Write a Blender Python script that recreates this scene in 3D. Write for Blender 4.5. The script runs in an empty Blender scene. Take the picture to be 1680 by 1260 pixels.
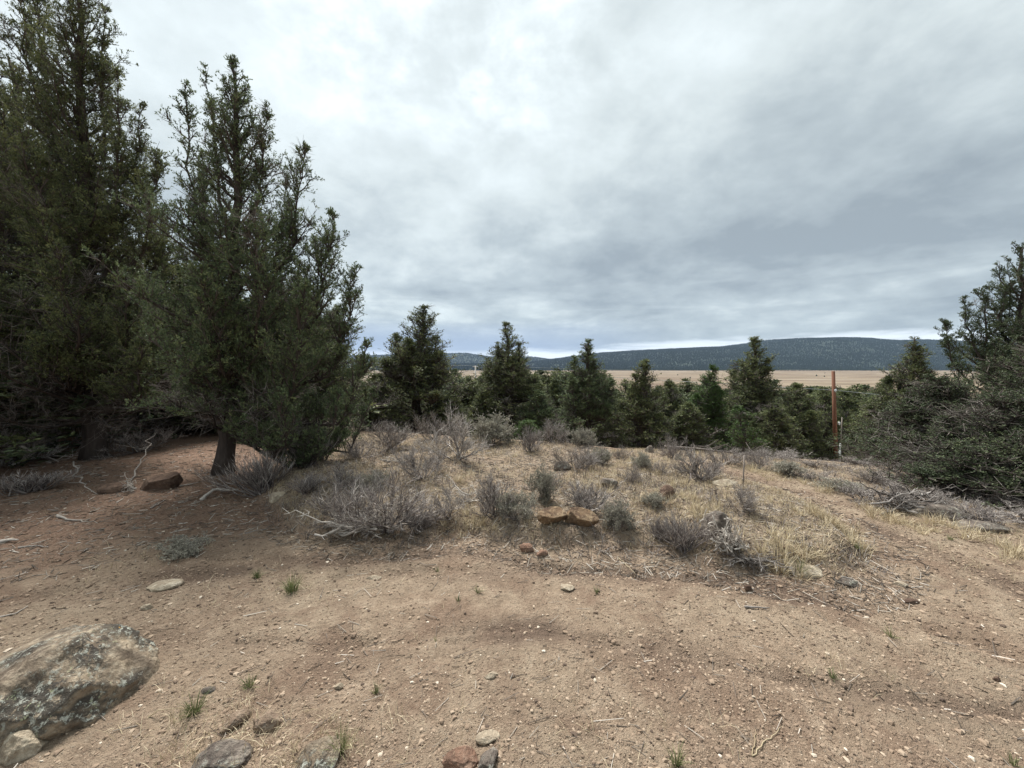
import bpy, math, random
import numpy as np
from mathutils import Vector
R = math.radians
SC = bpy.context.scene
COL = SC.collection

# ------------------------------------------------------------------ camera
F, CX, CY, EYE = 631.0, 840.0, 630.0, 1.6
PITCH = math.atan(32.0 / F)
cam_d = bpy.data.cameras.new('camera'); cam = bpy.data.objects.new('camera', cam_d); COL.objects.link(cam)
cam.location = (0, 0, EYE); cam.rotation_euler = (math.pi / 2 - PITCH, 0, 0)
cam_d.sensor_fit = 'HORIZONTAL'; cam_d.sensor_width = 36.0; cam_d.lens = 36.0 * F / 1680.0
cam_d.clip_start = 0.02; cam_d.clip_end = 40000
SC.camera = cam

# ------------------------------------------------------------------ view, sun, sky
SC.view_settings.view_transform = 'Standard'; SC.view_settings.look = 'None'
SC.view_settings.exposure = 1.50; SC.view_settings.gamma = 1.0
SC.render.engine = 'CYCLES'
SC.cycles.max_bounces = 5; SC.cycles.diffuse_bounces = 3; SC.cycles.transparent_max_bounces = 4
SC.cycles.volume_bounces = 0
SUN_EL, SUN_AZ = 58.0, -25.0            # azimuth measured from +Y towards +X
sd = Vector((math.sin(R(SUN_AZ)) * math.cos(R(SUN_EL)), math.cos(R(SUN_AZ)) * math.cos(R(SUN_EL)), math.sin(R(SUN_EL))))
sl = bpy.data.lights.new('sun', 'SUN'); so = bpy.data.objects.new('sun', sl); COL.objects.link(so)
sl.energy = 2.8; sl.angle = R(20); sl.color = (1.0, 0.975, 0.93)
so.rotation_euler = (-sd).to_track_quat('-Z', 'Y').to_euler(); so.location = (0, 0, 30)

class NT:
    """small helper for writing node trees"""
    def __init__(s, nt): s.nt = nt; s.n = nt.nodes; s.l = nt.links
    def node(s, t, **kw):
        n = s.n.new(t)
        for k, v in kw.items(): setattr(n, k, v)
        return n
    def put(s, sock, v):
        if hasattr(v, 'is_linked') or isinstance(v, bpy.types.NodeSocket): s.l.new(v, sock)
        elif v is not None: sock.default_value = v
    def m(s, op, a, b=None, c=None, clamp=False):
        n = s.node('ShaderNodeMath', operation=op, use_clamp=clamp)
        s.put(n.inputs[0], a)
        if b is not None: s.put(n.inputs[1], b)
        if c is not None: s.put(n.inputs[2], c)
        return n.outputs[0]
    def sm(s, x, lo, hi, a=0.0, b=1.0):
        n = s.node('ShaderNodeMapRange', interpolation_type='SMOOTHSTEP')
        s.put(n.inputs['Value'], x); n.inputs['From Min'].default_value = lo; n.inputs['From Max'].default_value = hi
        n.inputs['To Min'].default_value = a; n.inputs['To Max'].default_value = b
        return n.outputs[0]
    def mix(s, f, a, b, mode='MIX'):
        n = s.node('ShaderNodeMix', data_type='RGBA', blend_type=mode)
        s.put(n.inputs[0], f)
        s.put(n.inputs[6], a if not isinstance(a, tuple) else (*a, 1)[:4]); s.put(n.inputs[7], b if not isinstance(b, tuple) else (*b, 1)[:4])
        return n.outputs[2]
    def noise(s, vec, scale, detail=4.0, rough=0.55, dist=0.0, out='Fac'):
        n = s.node('ShaderNodeTexNoise')
        if vec is not None: s.l.new(vec, n.inputs['Vector'])
        n.inputs['Scale'].default_value = scale; n.inputs['Detail'].default_value = detail
        n.inputs['Roughness'].default_value = rough; n.inputs['Distortion'].default_value = dist
        return n.outputs[out]
    def vmul(s, v, k):
        n = s.node('ShaderNodeVectorMath', operation='MULTIPLY'); s.l.new(v, n.inputs[0]); n.inputs[1].default_value = k
        return n.outputs[0]
    def ramp(s, f, stops):
        n = s.node('ShaderNodeValToRGB'); s.put(n.inputs[0], f)
        e = n.color_ramp.elements
        while len(e) < len(stops): e.new(0.5)
        for i, (p, c) in enumerate(stops): e[i].position = p; e[i].color = (*c, 1)
        return n.outputs[0]

def srgb(r, g, b):
    f = lambda c: c / 12.92 if c <= 0.04045 else ((c + 0.055) / 1.055) ** 2.4
    return (f(r / 255), f(g / 255), f(b / 255))

world = bpy.data.worlds.new('World'); SC.world = world; world.use_nodes = True
def build_sky():
    t = NT(world.node_tree); t.n.clear()
    tc = t.node('ShaderNodeTexCoord'); d = tc.outputs['Generated']
    sp = t.node('ShaderNodeSeparateXYZ'); t.l.new(d, sp.inputs[0])
    x, y, z = sp.outputs
    zc = t.m('MAXIMUM', z, 0.0)
    den = t.m('ADD', zc, 0.34)
    cb = t.node('ShaderNodeCombineXYZ'); t.l.new(t.m('DIVIDE', x, den), cb.inputs[0]); t.l.new(t.m('DIVIDE', y, den), cb.inputs[1])
    uv = cb.outputs[0]
    big = t.noise(t.vmul(uv, (0.9, 1.0, 1)), 1.25, 6, 0.55, 0.3)
    med = t.noise(t.vmul(uv, (1.3, 1.35, 1)), 2.9, 9, 0.62, 0.12)
    soft = t.noise(uv, 0.35, 3, 0.5, 0.2)
    az = t.m('DIVIDE', x, t.m('MAXIMUM', y, 0.05))     # tangent of azimuth, seen from the track
    # light cloud overhead to the left of the valley, heavier to the right and low down
    el = t.sm(z, 0.10, 0.62)
    v = t.m('ADD', 0.33, t.m('MULTIPLY', el, 0.36))
    v = t.m('ADD', v, t.m('MULTIPLY', t.m('SUBTRACT', big, 0.5), 0.90))
    v = t.m('ADD', v, t.m('MULTIPLY', t.m('SUBTRACT', med, 0.5), 0.82))
    v = t.m('ADD', v, t.m('MULTIPLY', t.sm(x, -0.4, 0.6), -0.20))
    # thinner cloud high over the clearing
    v = t.m('ADD', v, t.m('MULTIPLY', t.m('MULTIPLY', t.sm(z, .42, .62), t.m('MULTIPLY', t.sm(az, -.75, -.35), t.sm(az, .45, .05))), t.m('MULTIPLY', t.sm(med, .42, .62), .15)))
    # dark shelf of cloud above the valley
    sh = t.m('MULTIPLY', t.sm(z, 0.10, 0.19), t.sm(z, 0.42, 0.24))
    v = t.m('SUBTRACT', v, t.m('MULTIPLY', t.m('MULTIPLY', sh, t.sm(az, -0.5, 0.5)), 0.10))
    # pale streaks under it
    st = t.noise(t.vmul(d, (2.6, 2.6, 20.0)), 1.2, 5, 0.6, 0.6)
    lowz = t.m('MULTIPLY', t.sm(z, 0.045, 0.10), t.sm(z, 0.26, 0.14))
    v = t.m('ADD', v, t.m('MULTIPLY', t.m('MULTIPLY', lowz, t.m('SUBTRACT', st, 0.44)), 0.85))
    cl = t.ramp(v, [(0.0, srgb(130, 139, 143)), (0.28, srgb(158, 167, 169)), (0.5, srgb(184, 192, 192)),
                    (0.72, srgb(202, 210, 211)), (1.0, srgb(236, 242, 240))])
    # blue rain band near the horizon towards the left hills
    zb = t.m('ADD', z, t.m('MULTIPLY', t.m('SUBTRACT', st, 0.5), 0.05))
    band = t.m('MULTIPLY', t.sm(zb, 0.125, 0.055), t.m('MULTIPLY', t.sm(az, 0.50, 0.0), t.sm(az, -1.2, -0.5)))
    cl = t.mix(t.m('MULTIPLY', band, 0.85), cl, srgb(122, 137, 162))
    # bright slit along the horizon
    slit_n = t.noise(t.vmul(d, (3.0, 3.0, 24.0)), 2.2, 5, 0.6, 0.3)
    top = t.m('ADD', 0.036, t.m('MULTIPLY', t.sm(az, 0.0, 0.65), 0.026))
    zs = t.m('SUBTRACT', t.m('ADD', z, t.m('MULTIPLY', t.m('SUBTRACT', slit_n, 0.5), 0.05)), top)
    slit = t.m('MULTIPLY', t.sm(zs, 0.006, -0.016), t.sm(az, -0.12, 0.03))
    cl = t.mix(t.m('MULTIPLY', slit, 0.9), cl, srgb(222, 229, 234))
    slit2 = t.m('MULTIPLY', t.sm(z, 0.040, 0.026), t.m('SUBTRACT', 1.0, t.sm(az, -0.12, 0.1)))
    cl = t.mix(t.m('MULTIPLY', slit2, 0.6), cl, srgb(205, 214, 224))
    cl = t.mix(t.sm(z, 0.0, -0.05), cl, srgb(90, 84, 76))
    em = t.node('ShaderNodeBackground'); t.l.new(cl, em.inputs[0]); em.inputs[1].default_value = 0.565
    sky = t.node('ShaderNodeTexSky', sky_type='NISHITA'); sky.sun_disc = False
    sky.sun_elevation = R(SUN_EL); sky.sun_rotation = R(SUN_AZ); sky.altitude = 1300
    bg = t.node('ShaderNodeBackground'); t.l.new(sky.outputs[0], bg.inputs[0]); bg.inputs[1].default_value = 0.06
    mx = t.node('ShaderNodeMixShader'); mx.inputs[0].default_value = 0.93
    t.l.new(bg.outputs[0], mx.inputs[1]); t.l.new(em.outputs[0], mx.inputs[2])
    o = t.node('ShaderNodeOutputWorld'); t.l.new(mx.outputs[0], o.inputs[0])
build_sky()

# ------------------------------------------------------------------ noise and meshes
def _h(n):
    n = n & 0xffffffff
    n = ((n ^ (n >> 15)) * 0x2c1b3c6d) & 0xffffffff
    n = ((n ^ (n >> 12)) * 0x297a2d39) & 0xffffffff
    return ((n ^ (n >> 15)) & 0xffffff) / float(0xffffff)
def vn(x, y, z=None, seed=0):
    if z is None: z = np.zeros_like(x)
    xi, yi, zi = np.floor(x), np.floor(y), np.floor(z)
    fx, fy, fz = x - xi, y - yi, z - zi
    fx, fy, fz = (f * f * (3 - 2 * f) for f in (fx, fy, fz))
    xi, yi, zi = xi.astype(np.int64), yi.astype(np.int64), zi.astype(np.int64)
    def c(a, b, d): return _h((xi + a) * 73856093 ^ (yi + b) * 19349663 ^ (zi + d) * 83492791 ^ (seed * 2654435 + 12345))
    def pl(d): return (c(0,0,d)*(1-fx) + c(1,0,d)*fx)*(1-fy) + (c(0,1,d)*(1-fx) + c(1,1,d)*fx)*fy
    if not np.any(fz): return pl(0)
    return pl(0) * (1 - fz) + pl(1) * fz
def fbm(x, y, z=None, o=4, seed=0, g=0.5):
    s, a, t = 0.0, 1.0, 0.0
    for i in range(o):
        s = s + a * (vn(x * 2**i, y * 2**i, None if z is None else z * 2**i, seed + i * 17) - 0.5); t += a; a *= g
    return s / t * 2
def ss(x, a, b):
    t = np.clip((x - a) / (b - a), 0, 1); return t * t * (3 - 2 * t)
def nrm(v):
    return v / np.maximum(np.linalg.norm(v, axis=-1, keepdims=True), 1e-9)

def mk(name, V, Fs, mat=None, parent=None, tint=None, smooth=False, link=True):
    V = np.asarray(V, np.float32).reshape(-1, 3)
    Fs = [np.asarray(f, np.int32) for f in (Fs if isinstance(Fs, list) else [Fs]) if len(f)]
    me = bpy.data.meshes.new(name)
    me.vertices.add(len(V)); me.vertices.foreach_set('co', V.ravel())
    tot = np.concatenate([np.full(len(f), f.shape[1], np.int32) for f in Fs])
    li = np.concatenate([f.ravel() for f in Fs])
    me.loops.add(len(li)); me.loops.foreach_set('vertex_index', li)
    me.polygons.add(len(tot)); me.polygons.foreach_set('loop_start', np.concatenate([[0], np.cumsum(tot)[:-1]]).astype(np.int32))
    me.polygons.foreach_set('use_smooth', np.full(len(tot), smooth, bool))
    if tint is not None:
        tint = np.asarray(tint, np.float32)
        if tint.ndim == 1:
            at = me.attributes.new('tint', 'FLOAT', 'POINT'); at.data.foreach_set('value', tint)
        else:
            at = me.attributes.new('zone', 'FLOAT_COLOR', 'POINT'); at.data.foreach_set('color', tint.ravel())
    me.update(calc_edges=True)
    if mat: me.materials.append(mat)
    o = bpy.data.objects.new(name, me)
    if link: COL.objects.link(o)
    if parent is not None: o.parent = parent
    return o
def tag(o, label=None, cat=None, group=None, kind=None):
    for k, v in (('label', label), ('category', cat), ('group', group), ('kind', kind)):
        if v: o[k] = v
    return o
def empty(name, loc=(0, 0, 0), label=None, cat=None, group=None):
    o = bpy.data.objects.new(name, None); o.empty_display_size = 0.2; o.location = loc; COL.objects.link(o)
    return tag(o, label, cat, group)
def copy_thing(root):
    c = root.copy(); COL.objects.link(c)
    for k in list(c.keys()):
        if k in ('label', 'group'): del c[k]
    for ch in list(root.children):
        d = ch.copy(); COL.objects.link(d); d.parent = c
    return c

def prisms(P0, P1, r0, r1, k=3):
    """n tapered k-sided sticks as one vertex block"""
    n = len(P0); D = nrm(P1 - P0)
    up = np.where(np.abs(D[:, 2:3]) > 0.9, np.array([[1., 0, 0]]), np.array([[0, 0, 1.]]))
    A = nrm(np.cross(D, up)); B = np.cross(D, A)
    a = np.arange(k) * 2 * math.pi / k
    ca, sa = np.cos(a)[None, :, None], np.sin(a)[None, :, None]
    ring = A[:, None] * ca + B[:, None] * sa
    r0 = np.broadcast_to(np.asarray(r0, float), (n,))[:, None, None]; r1 = np.broadcast_to(np.asarray(r1, float), (n,))[:, None, None]
    V = np.concatenate([P0[:, None] + ring * r0, P1[:, None] + ring * r1], 1)      # n,2k,3
    j = np.arange(k); q = np.stack([j, (j + 1) % k, (j + 1) % k + k, j + k], 1)
    Fc = (np.arange(n) * 2 * k)[:, None, None] + q[None]
    return V.reshape(-1, 3), Fc.reshape(-1, 4)
def tube(P, r, k=8, rough=0.0, seed=0):
    P = np.asarray(P, float); r = np.broadcast_to(np.asarray(r, float), (len(P),)); n = len(P)
    T = nrm(np.gradient(P, axis=0))
    up = np.array([1., 0, 0]) if abs(T[0, 2]) > 0.8 else np.array([0, 0, 1.])
    A = nrm(np.cross(T, up)); B = np.cross(T, A)
    a = np.arange(k) * 2 * math.pi / k
    rr = r[:, None] * (1 + rough * fbm(np.cos(a)[None] * 2.5 + seed + 0 * r[:, None], np.sin(a)[None] * 2.5 + 0 * r[:, None], P[:, 2:3] * 2 + 0 * a[None], 3, seed)) if rough else r[:, None] + 0 * a[None]
    V = P[:, None] + (A[:, None] * np.cos(a)[None, :, None] + B[:, None] * np.sin(a)[None, :, None]) * rr[..., None]
    i, j = np.meshgrid(np.arange(n - 1), np.arange(k), indexing='ij')
    q = np.stack([i * k + j, i * k + (j + 1) % k, (i + 1) * k + (j + 1) % k, (i + 1) * k + j], -1).reshape(-1, 4)
    V = np.concatenate([V.reshape(-1, 3), P[:1], P[-1:]]); m = n * k
    j = np.arange(k)
    t1 = np.stack([(j + 1) % k, j, np.full(k, m)], 1); t2 = np.stack([(n - 1) * k + j, (n - 1) * k + (j + 1) % k, np.full(k, m + 1)], 1)
    return V, [q, np.concatenate([t1, t2])]
class Acc:
    def __init__(s): s.V = []; s.F = {}; s.n = 0; s.t = []
    def add(s, V, Fs, tint=0.5):
        V = np.asarray(V).reshape(-1, 3)
        for f in (Fs if isinstance(Fs, list) else [Fs]):
            if len(f): s.F.setdefault(f.shape[1], []).append(np.asarray(f) + s.n)
        s.V.append(V); s.n += len(V); s.t.append(np.broadcast_to(np.asarray(tint, float), (len(V),)))
        return s
    def build(s, name, mat, parent=None, smooth=False):
        return mk(name, np.concatenate(s.V), [np.concatenate(f) for f in s.F.values()], mat, parent, np.concatenate(s.t), smooth)

# ------------------------------------------------------------------ terrain
ca_, sa_ = math.cos(PITCH), math.sin(PITCH)
def ray(px, py):
    u, v = (px - CX) / F, -(py - CY) / F
    return np.array([u, ca_ + v * sa_, -sa_ + v * ca_])
def at(px, py, depth):
    d = ray(px, py); return np.array([0, 0, EYE]) + d * (depth / d[1])
def flat(px, py):
    d = ray(px, py); return (d * (EYE / -d[2]))[:2]
ISLAND_PX = [(430, 822), (480, 862), (560, 884), (660, 888), (760, 880), (850, 893), (900, 908), (1000, 906), (1110, 908), (1200, 930),
             (1290, 948), (1380, 958), (1440, 940), (1440, 905), (1390, 860), (1330, 830), (1265, 800), (1200, 785), (1130, 765), (1060, 748),
             (1000, 738), (960, 728), (800, 715), (640, 715), (480, 740), (425, 775)]
ISLAND = np.array([flat(*p) for p in ISLAND_PX])
DUFF = np.array([flat(*p) for p in [(-900, 900), (-300, 930), (0, 925), (120, 915), (260, 880), (420, 862), (500, 850), (520, 790), (500, 700), (300, 680), (-900, 690)]])
VERGE_PX = [(1000, 722), (1090, 742), (1180, 756), (1250, 772), (1340, 796), (1440, 830), (1560, 866), (1700, 900), (2400, 1010), (4000, 900), (3000, 650), (1100, 650)]
VERGE = np.array([flat(*p) for p in VERGE_PX])
def sdf(x, y, poly):
    """distance to a polygon's edge, positive inside"""
    sh = x.shape; x = x.ravel(); y = y.ravel()
    d = np.full(x.shape, 1e9); ins = np.zeros(x.shape, bool)
    for (x0, y0), (x1, y1) in zip(poly, np.roll(poly, -1, 0)):
        ex, ey = x1 - x0, y1 - y0
        t = np.clip(((x - x0) * ex + (y - y0) * ey) / (ex * ex + ey * ey), 0, 1)
        d = np.minimum(d, np.hypot(x - x0 - t * ex, y - y0 - t * ey))
        c = ((y0 > y) != (y1 > y)); 
        xx = x0 + (y - y0) / np.where(abs(ey) < 1e-12, 1e-12, ey) * ex
        ins ^= c & (x < xx)
    return np.where(ins, d, -d).reshape(sh)
RUTS = [np.array([flat(*p) for p in q]) for q in (
    [(1180, 774), (1240, 793), (1330, 820), (1450, 868), (1560, 912), (1690, 965), (1900, 1060)],
    [(1180, 762), (1235, 776), (1300, 795), (1400, 825), (1500, 858), (1690, 910), (1950, 980)],
    [(-200, 1010), (200, 950), (400, 930), (640, 935), (880, 930), (1060, 940), (1240, 960), (1420, 1000), (1700, 1080)],
    [(-300, 1200), (150, 1045), (420, 1052), (560, 1060), (700, 1040), (900, 1035), (1100, 1080), (1400, 1130), (1750, 1180)],
    [(300, 905), (560, 915), (760, 905), (900, 925), (1200, 945)])]
def line_d(x, y, pts):
    d = np.full(x.shape, 1e9)
    for (x0, y0), (x1, y1) in zip(pts[:-1], pts[1:]):
        ex, ey = x1 - x0, y1 - y0
        t = np.clip(((x - x0) * ex + (y - y0) * ey) / (ex * ex + ey * ey), 0, 1)
        d = np.minimum(d, np.hypot(x - x0 - t * ex, y - y0 - t * ey))
    return d
_yc = [-5000, 0, 5, 8, 10, 12, 14, 20, 40, 100, 450, 900, 20000]
_zc = [0, 0, 0, -.12, -.38, -.80, -1.3, -2.8, -6.5, -14, -28, -30, -30]
def base_h(x, y):
    r = np.hypot(x, y)
    yp = y + 0.35 * np.where(np.abs(x) < 30, x, np.sign(x) * 30 + (x - np.sign(x) * 30) * 0.3)
    far = ss(r, 60, 400)
    yp = yp * (1 - far) + np.where(y > 0, r, yp) * far
    z = np.interp(yp, _yc, _zc)
    return z
def hgt(x, y, fine=True):
    x = np.asarray(x, float); y = np.asarray(y, float)
    z = base_h(x, y)
    r = np.hypot(x, y)
    isl = ss(sdf(x, y, ISLAND) + 0.16 * fbm(x * 2.3, y * 2.3, None, 3, 5), -0.04, 0.30)
    near = 1 - ss(r, 25, 60)
    z = z + near * (0.13 * isl + 0.10 * isl * fbm(x * 0.8, y * 0.8, None, 3, 9))
    z = z + near * 0.05 * fbm(x * 0.35, y * 0.35, None, 3, 3) * ss(r, 1, 4) + (1 - near) * 0.9 * fbm(x / 40, y / 40, None, 3, 8) * (1 - ss(r, 500, 1200))
    return z
def hgt_fine(x, y):
    z = hgt(x, y); r = np.hypot(x, y)
    k = 1 - ss(r, 10, 22)
    z = z + k * 0.022 * fbm(x * 2.6, y * 2.6, None, 4, 21) + k * 0.011 * fbm(x * 14, y * 14, None, 4, 31, 0.65)
    tread = fbm(x * 7, y * 7, None, 3, 55)
    for i, q in enumerate(RUTS):
        d = line_d(x, y, q) + 0.09 * fbm(x * 2.2, y * 2.2, None, 3, 70 + i)
        z = z - k * (0.022 + 0.016 * tread) * np.exp(-(d / (0.07 if i > 1 else 0.13)) ** 2)
    return z
def hit(px, py):
    d = ray(px, py); o = np.array([0, 0, EYE])
    t = np.concatenate([np.linspace(0.5, 30, 6000), np.geomspace(30, 3000, 4000)])
    P = o[None] + d[None] * t[:, None]
    below = P[:, 2] < hgt(P[:, 0], P[:, 1])
    i = int(np.argmax(below)) if below.any() else len(t) - 1
    return P[i]
def on(x, y): return float(hgt(np.array([x]), np.array([y]))[0])

# ------------------------------------------------------------------ materials
def mat_new(name):
    m = bpy.data.materials.new(name); m.use_nodes = True
    t = NT(m.node_tree); t.n.clear()
    b = t.node('ShaderNodeBsdfPrincipled'); b.inputs['Roughness'].default_value = 0.9
    b.inputs['Specular IOR Level'].default_value = 0.15
    o = t.node('ShaderNodeOutputMaterial'); t.l.new(b.outputs[0], o.inputs[0])
    return m, t, b, o
def tint_attr(t):
    a = t.node('ShaderNodeAttribute', attribute_name='tint'); return a.outputs['Fac']
def leaf_mat(name, stops, transl=0.2):
    m, t, b, o = mat_new(name)
    pos = t.node('ShaderNodeNewGeometry').outputs['Position']
    f = t.m('ADD', tint_attr(t), t.m('MULTIPLY', t.m('SUBTRACT', t.noise(pos, 2.4, 4), 0.5), 0.95), clamp=True)
    c = t.ramp(f, stops); t.l.new(c, b.inputs['Base Color'])
    b.inputs['Roughness'].default_value = 0.65; b.inputs['Specular IOR Level'].default_value = 0.25
    tr = t.node('ShaderNodeBsdfTranslucent'); t.l.new(c, tr.inputs[0])
    mx = t.node('ShaderNodeMixShader'); mx.inputs[0].default_value = transl
    t.l.new(b.outputs[0], mx.inputs[1]); t.l.new(tr.outputs[0], mx.inputs[2]); t.l.new(mx.outputs[0], o.inputs[0])
    return m
def ramp_mat(name, stops, rough=0.85, nscale=0.0, bump=0.0, bscale=60):
    m, t, b, o = mat_new(name)
    f = tint_attr(t)
    tc = t.node('ShaderNodeTexCoord').outputs['Object']
    if nscale: f = t.m('ADD', f, t.m('MULTIPLY', t.m('SUBTRACT', t.noise(t.vmul(tc, (1, 1, .25)), nscale, 4), 0.5), 0.6), clamp=True)
    t.l.new(t.ramp(f, stops), b.inputs['Base Color']); b.inputs['Roughness'].default_value = rough
    if bump:
        bp = t.node('ShaderNodeBump'); bp.inputs['Strength'].default_value = bump; bp.inputs['Distance'].default_value = 0.02
        t.l.new(t.noise(t.vmul(tc, (1, 1, 0.2)), bscale, 4), bp.inputs['Height']); t.l.new(bp.outputs[0], b.inputs['Normal'])
    return m
M = {}
M['leaf'] = leaf_mat('juniper_foliage', [(0, (.052, .044, .024)), (.22, (.050, .066, .028)), (.45, (.112, .134, .060)), (.7, (.186, .206, .088)), (1, (.26, .27, .11))])
M['leaf_blue'] = leaf_mat('juniper_foliage_bluish', [(0, (.050, .044, .026)), (.22, (.052, .076, .036)), (.45, (.110, .146, .072)), (.7, (.172, .208, .098)), (1, (.24, .27, .12))])
M['leaf_bright'] = leaf_mat('young_juniper_foliage', [(0, (.035, .062, .020)), (.5, (.070, .120, .034)), (1, (.13, .18, .060))])
M['far_or_shaded_leaf'] = leaf_mat('distant_or_shaded_foliage', [(0, (.030, .040, .022)), (.5, (.075, .098, .050)), (1, (.155, .175, .082))], 0.15)  # distant trees; on the near right junipers its darker green paints in crown shade
M['bark'] = ramp_mat('juniper_bark', [(0, (.022, .018, .016)), (.3, (.065, .052, .045)), (.5, (.125, .108, .095)), (1, (.36, .33, .30))], 0.9, 9, 1.0, 30)
M['twig'] = ramp_mat('grey_dead_twigs', [(0, (.040, .034, .030)), (.5, (.12, .105, .095)), (1, (.33, .30, .275))], 0.9)
M['sage'] = ramp_mat('bare_purple_grey_stems', [(0, (.042, .034, .032)), (.45, (.140, .118, .112)), (.8, (.30, .268, .245)), (1, (.52, .475, .43))], 0.9)
M['sage_leaf'] = leaf_mat('sagebrush_leaves', [(0, (.13, .12, .095)), (.5, (.24, .225, .18)), (1, (.42, .40, .32))])
M['bleached'] = ramp_mat('bleached_dead_wood', [(0, (.13, .11, .095)), (.5, (.32, .285, .25)), (1, (.58, .53, .47))], 0.85, 12, 0.4, 60)
M['litter'] = ramp_mat('broken_twigs', [(0, (.045, .036, .030)), (.5, (.15, .125, .105)), (.85, (.36, .32, .27)), (1, (.56, .51, .45))], .9)
M['straw'] = leaf_mat('dry_straw_grass', [(0, (.19, .145, .095)), (.45, (.38, .30, .19)), (1, (.66, .57, .40))], 0.25)
M['green_grass'] = leaf_mat('green_bunchgrass', [(0, (.07, .085, .035)), (.5, (.13, .16, .060)), (1, (.36, .33, .18))], 0.25)
M['pebble'] = ramp_mat('gravel_stones', [(0, (.09, .065, .05)), (.5, (.24, .175, .125)), (.85, (.37, .29, .215)), (1, (.55, .48, .39))], 0.9)

def ground_mat():
    m, t, b, o = mat_new('dry_soil')
    g = t.node('ShaderNodeNewGeometry').outputs['Position']
    a = t.node('ShaderNodeAttribute', attribute_name='zone')
    s = t.node('ShaderNodeSeparateColor'); t.l.new(a.outputs['Color'], s.inputs[0])
    grass, duff, rut = s.outputs; pale = a.outputs['Alpha']
    sp = t.node('ShaderNodeSeparateXYZ'); t.l.new(g, sp.inputs[0])
    n1 = t.noise(g, 0.9, 5, 0.6); n2 = t.noise(g, 7, 6, 0.65, 0.4); n3 = t.noise(g, 45, 5, 0.7); n4 = t.noise(g, 190, 3, 0.6)
    soil = t.ramp(n2, [(0.25, (.185, .132, .094)), (.5, (.298, .220, .157)), (.75, (.41, .318, .235))])
    soil = t.mix(t.m('MULTIPLY', t.sm(n1, .35, .65), 0.45), soil, (.35, .285, .205))
    soil = t.mix(t.m('MULTIPLY', t.sm(n3, .52, .68), 0.7), soil, (.150, .104, .075))
    soil = t.mix(t.m('MULTIPLY', t.sm(n3, .44, .30), 0.5), soil, (.50, .40, .30))
    vo = t.node('ShaderNodeTexVoronoi', feature='F1'); t.l.new(g, vo.inputs['Vector']); vo.inputs['Scale'].default_value = 70
    stone = t.m('MULTIPLY', t.sm(vo.outputs['Distance'], .34, .22), t.sm(t.noise(vo.outputs['Color'], 3.3, 0), .52, .60))
    soil = t.mix(t.m('MULTIPLY', stone, 0.75), soil, t.mix(n4, (.25, .19, .14), (.52, .44, .35)))
    soil = t.mix(t.m('MULTIPLY', t.sm(t.noise(g, 1.7, 6, .66, .5), .47, .62), .6), soil, (.180, .118, .084))
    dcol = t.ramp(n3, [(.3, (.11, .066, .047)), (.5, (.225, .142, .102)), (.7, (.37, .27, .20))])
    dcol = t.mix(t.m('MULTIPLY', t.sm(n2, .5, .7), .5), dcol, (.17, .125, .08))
    gcol = t.ramp(n3, [(.3, (.14, .105, .075)), (.5, (.30, .235, .165)), (.7, (.50, .42, .30))])
    gcol = t.mix(t.m('MULTIPLY', t.sm(n2, .46, .62), .7), gcol, (.20, .155, .122))
    gcol = t.mix(t.m('MULTIPLY', t.sm(t.noise(g, 3.1, 5, .65, .4), .5, .62), .6), gcol, (.19, .165, .14))
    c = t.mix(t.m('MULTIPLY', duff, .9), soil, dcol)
    c = t.mix(t.m('MULTIPLY', grass, .85), c, gcol)
    c = t.mix(t.m('MULTIPLY', rut, .8), c, (.135, .095, .072))
    c = t.mix(pale, c, (.62, .57, .50))
    # valley fields: long bands of stubble and bare soil
    fb = t.noise(t.vmul(g, (.0009, .0034, 0)), 1.0, 7, .70, .6)
    fc = t.ramp(fb, [(.34, (.11, .085, .058)), (.42, (.17, .130, .088)), (.46, (.26, .21, .150)), (.50, (.115, .078, .055)), (.54, (.19, .145, .10)), (.60, (.30, .255, .195)), (.67, (.15, .105, .072))])
    fc = t.mix(t.m('MULTIPLY', t.sm(t.noise(g, .03, 5, .7), .5, .75), .5), fc, (.17, .135, .08))
    slp = t.ramp(t.noise(g, 1.7, 5, .65), [(.3, (.075, .062, .042)), (.5, (.15, .120, .080)), (.7, (.24, .195, .13))])
    c = t.mix(t.m('MULTIPLY', t.sm(sp.outputs[1], 12.5, 20), t.m('SUBTRACT', 1.0, pale)), c, slp)
    fc = t.mix(.22, fc, (.10, .075, .05))
    c = t.mix(t.sm(sp.outputs[1], 150, 300), c, fc)
    t.l.new(c, b.inputs['Base Color']); b.inputs['Roughness'].default_value = 0.95; b.inputs['Specular IOR Level'].default_value = 0.1
    hsum = t.m('ADD', t.m('MULTIPLY', n3, .9), t.m('ADD', t.m('MULTIPLY', n4, .35), t.m('ADD', t.m('MULTIPLY', n2, 1.2), t.m('MULTIPLY', stone, .5))))
    bp = t.node('ShaderNodeBump'); bp.inputs['Strength'].default_value = 1.0; bp.inputs['Distance'].default_value = 0.035
    t.l.new(hsum, bp.inputs['Height']); t.l.new(bp.outputs[0], b.inputs['Normal'])
    return m
M['ground'] = ground_mat()

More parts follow.
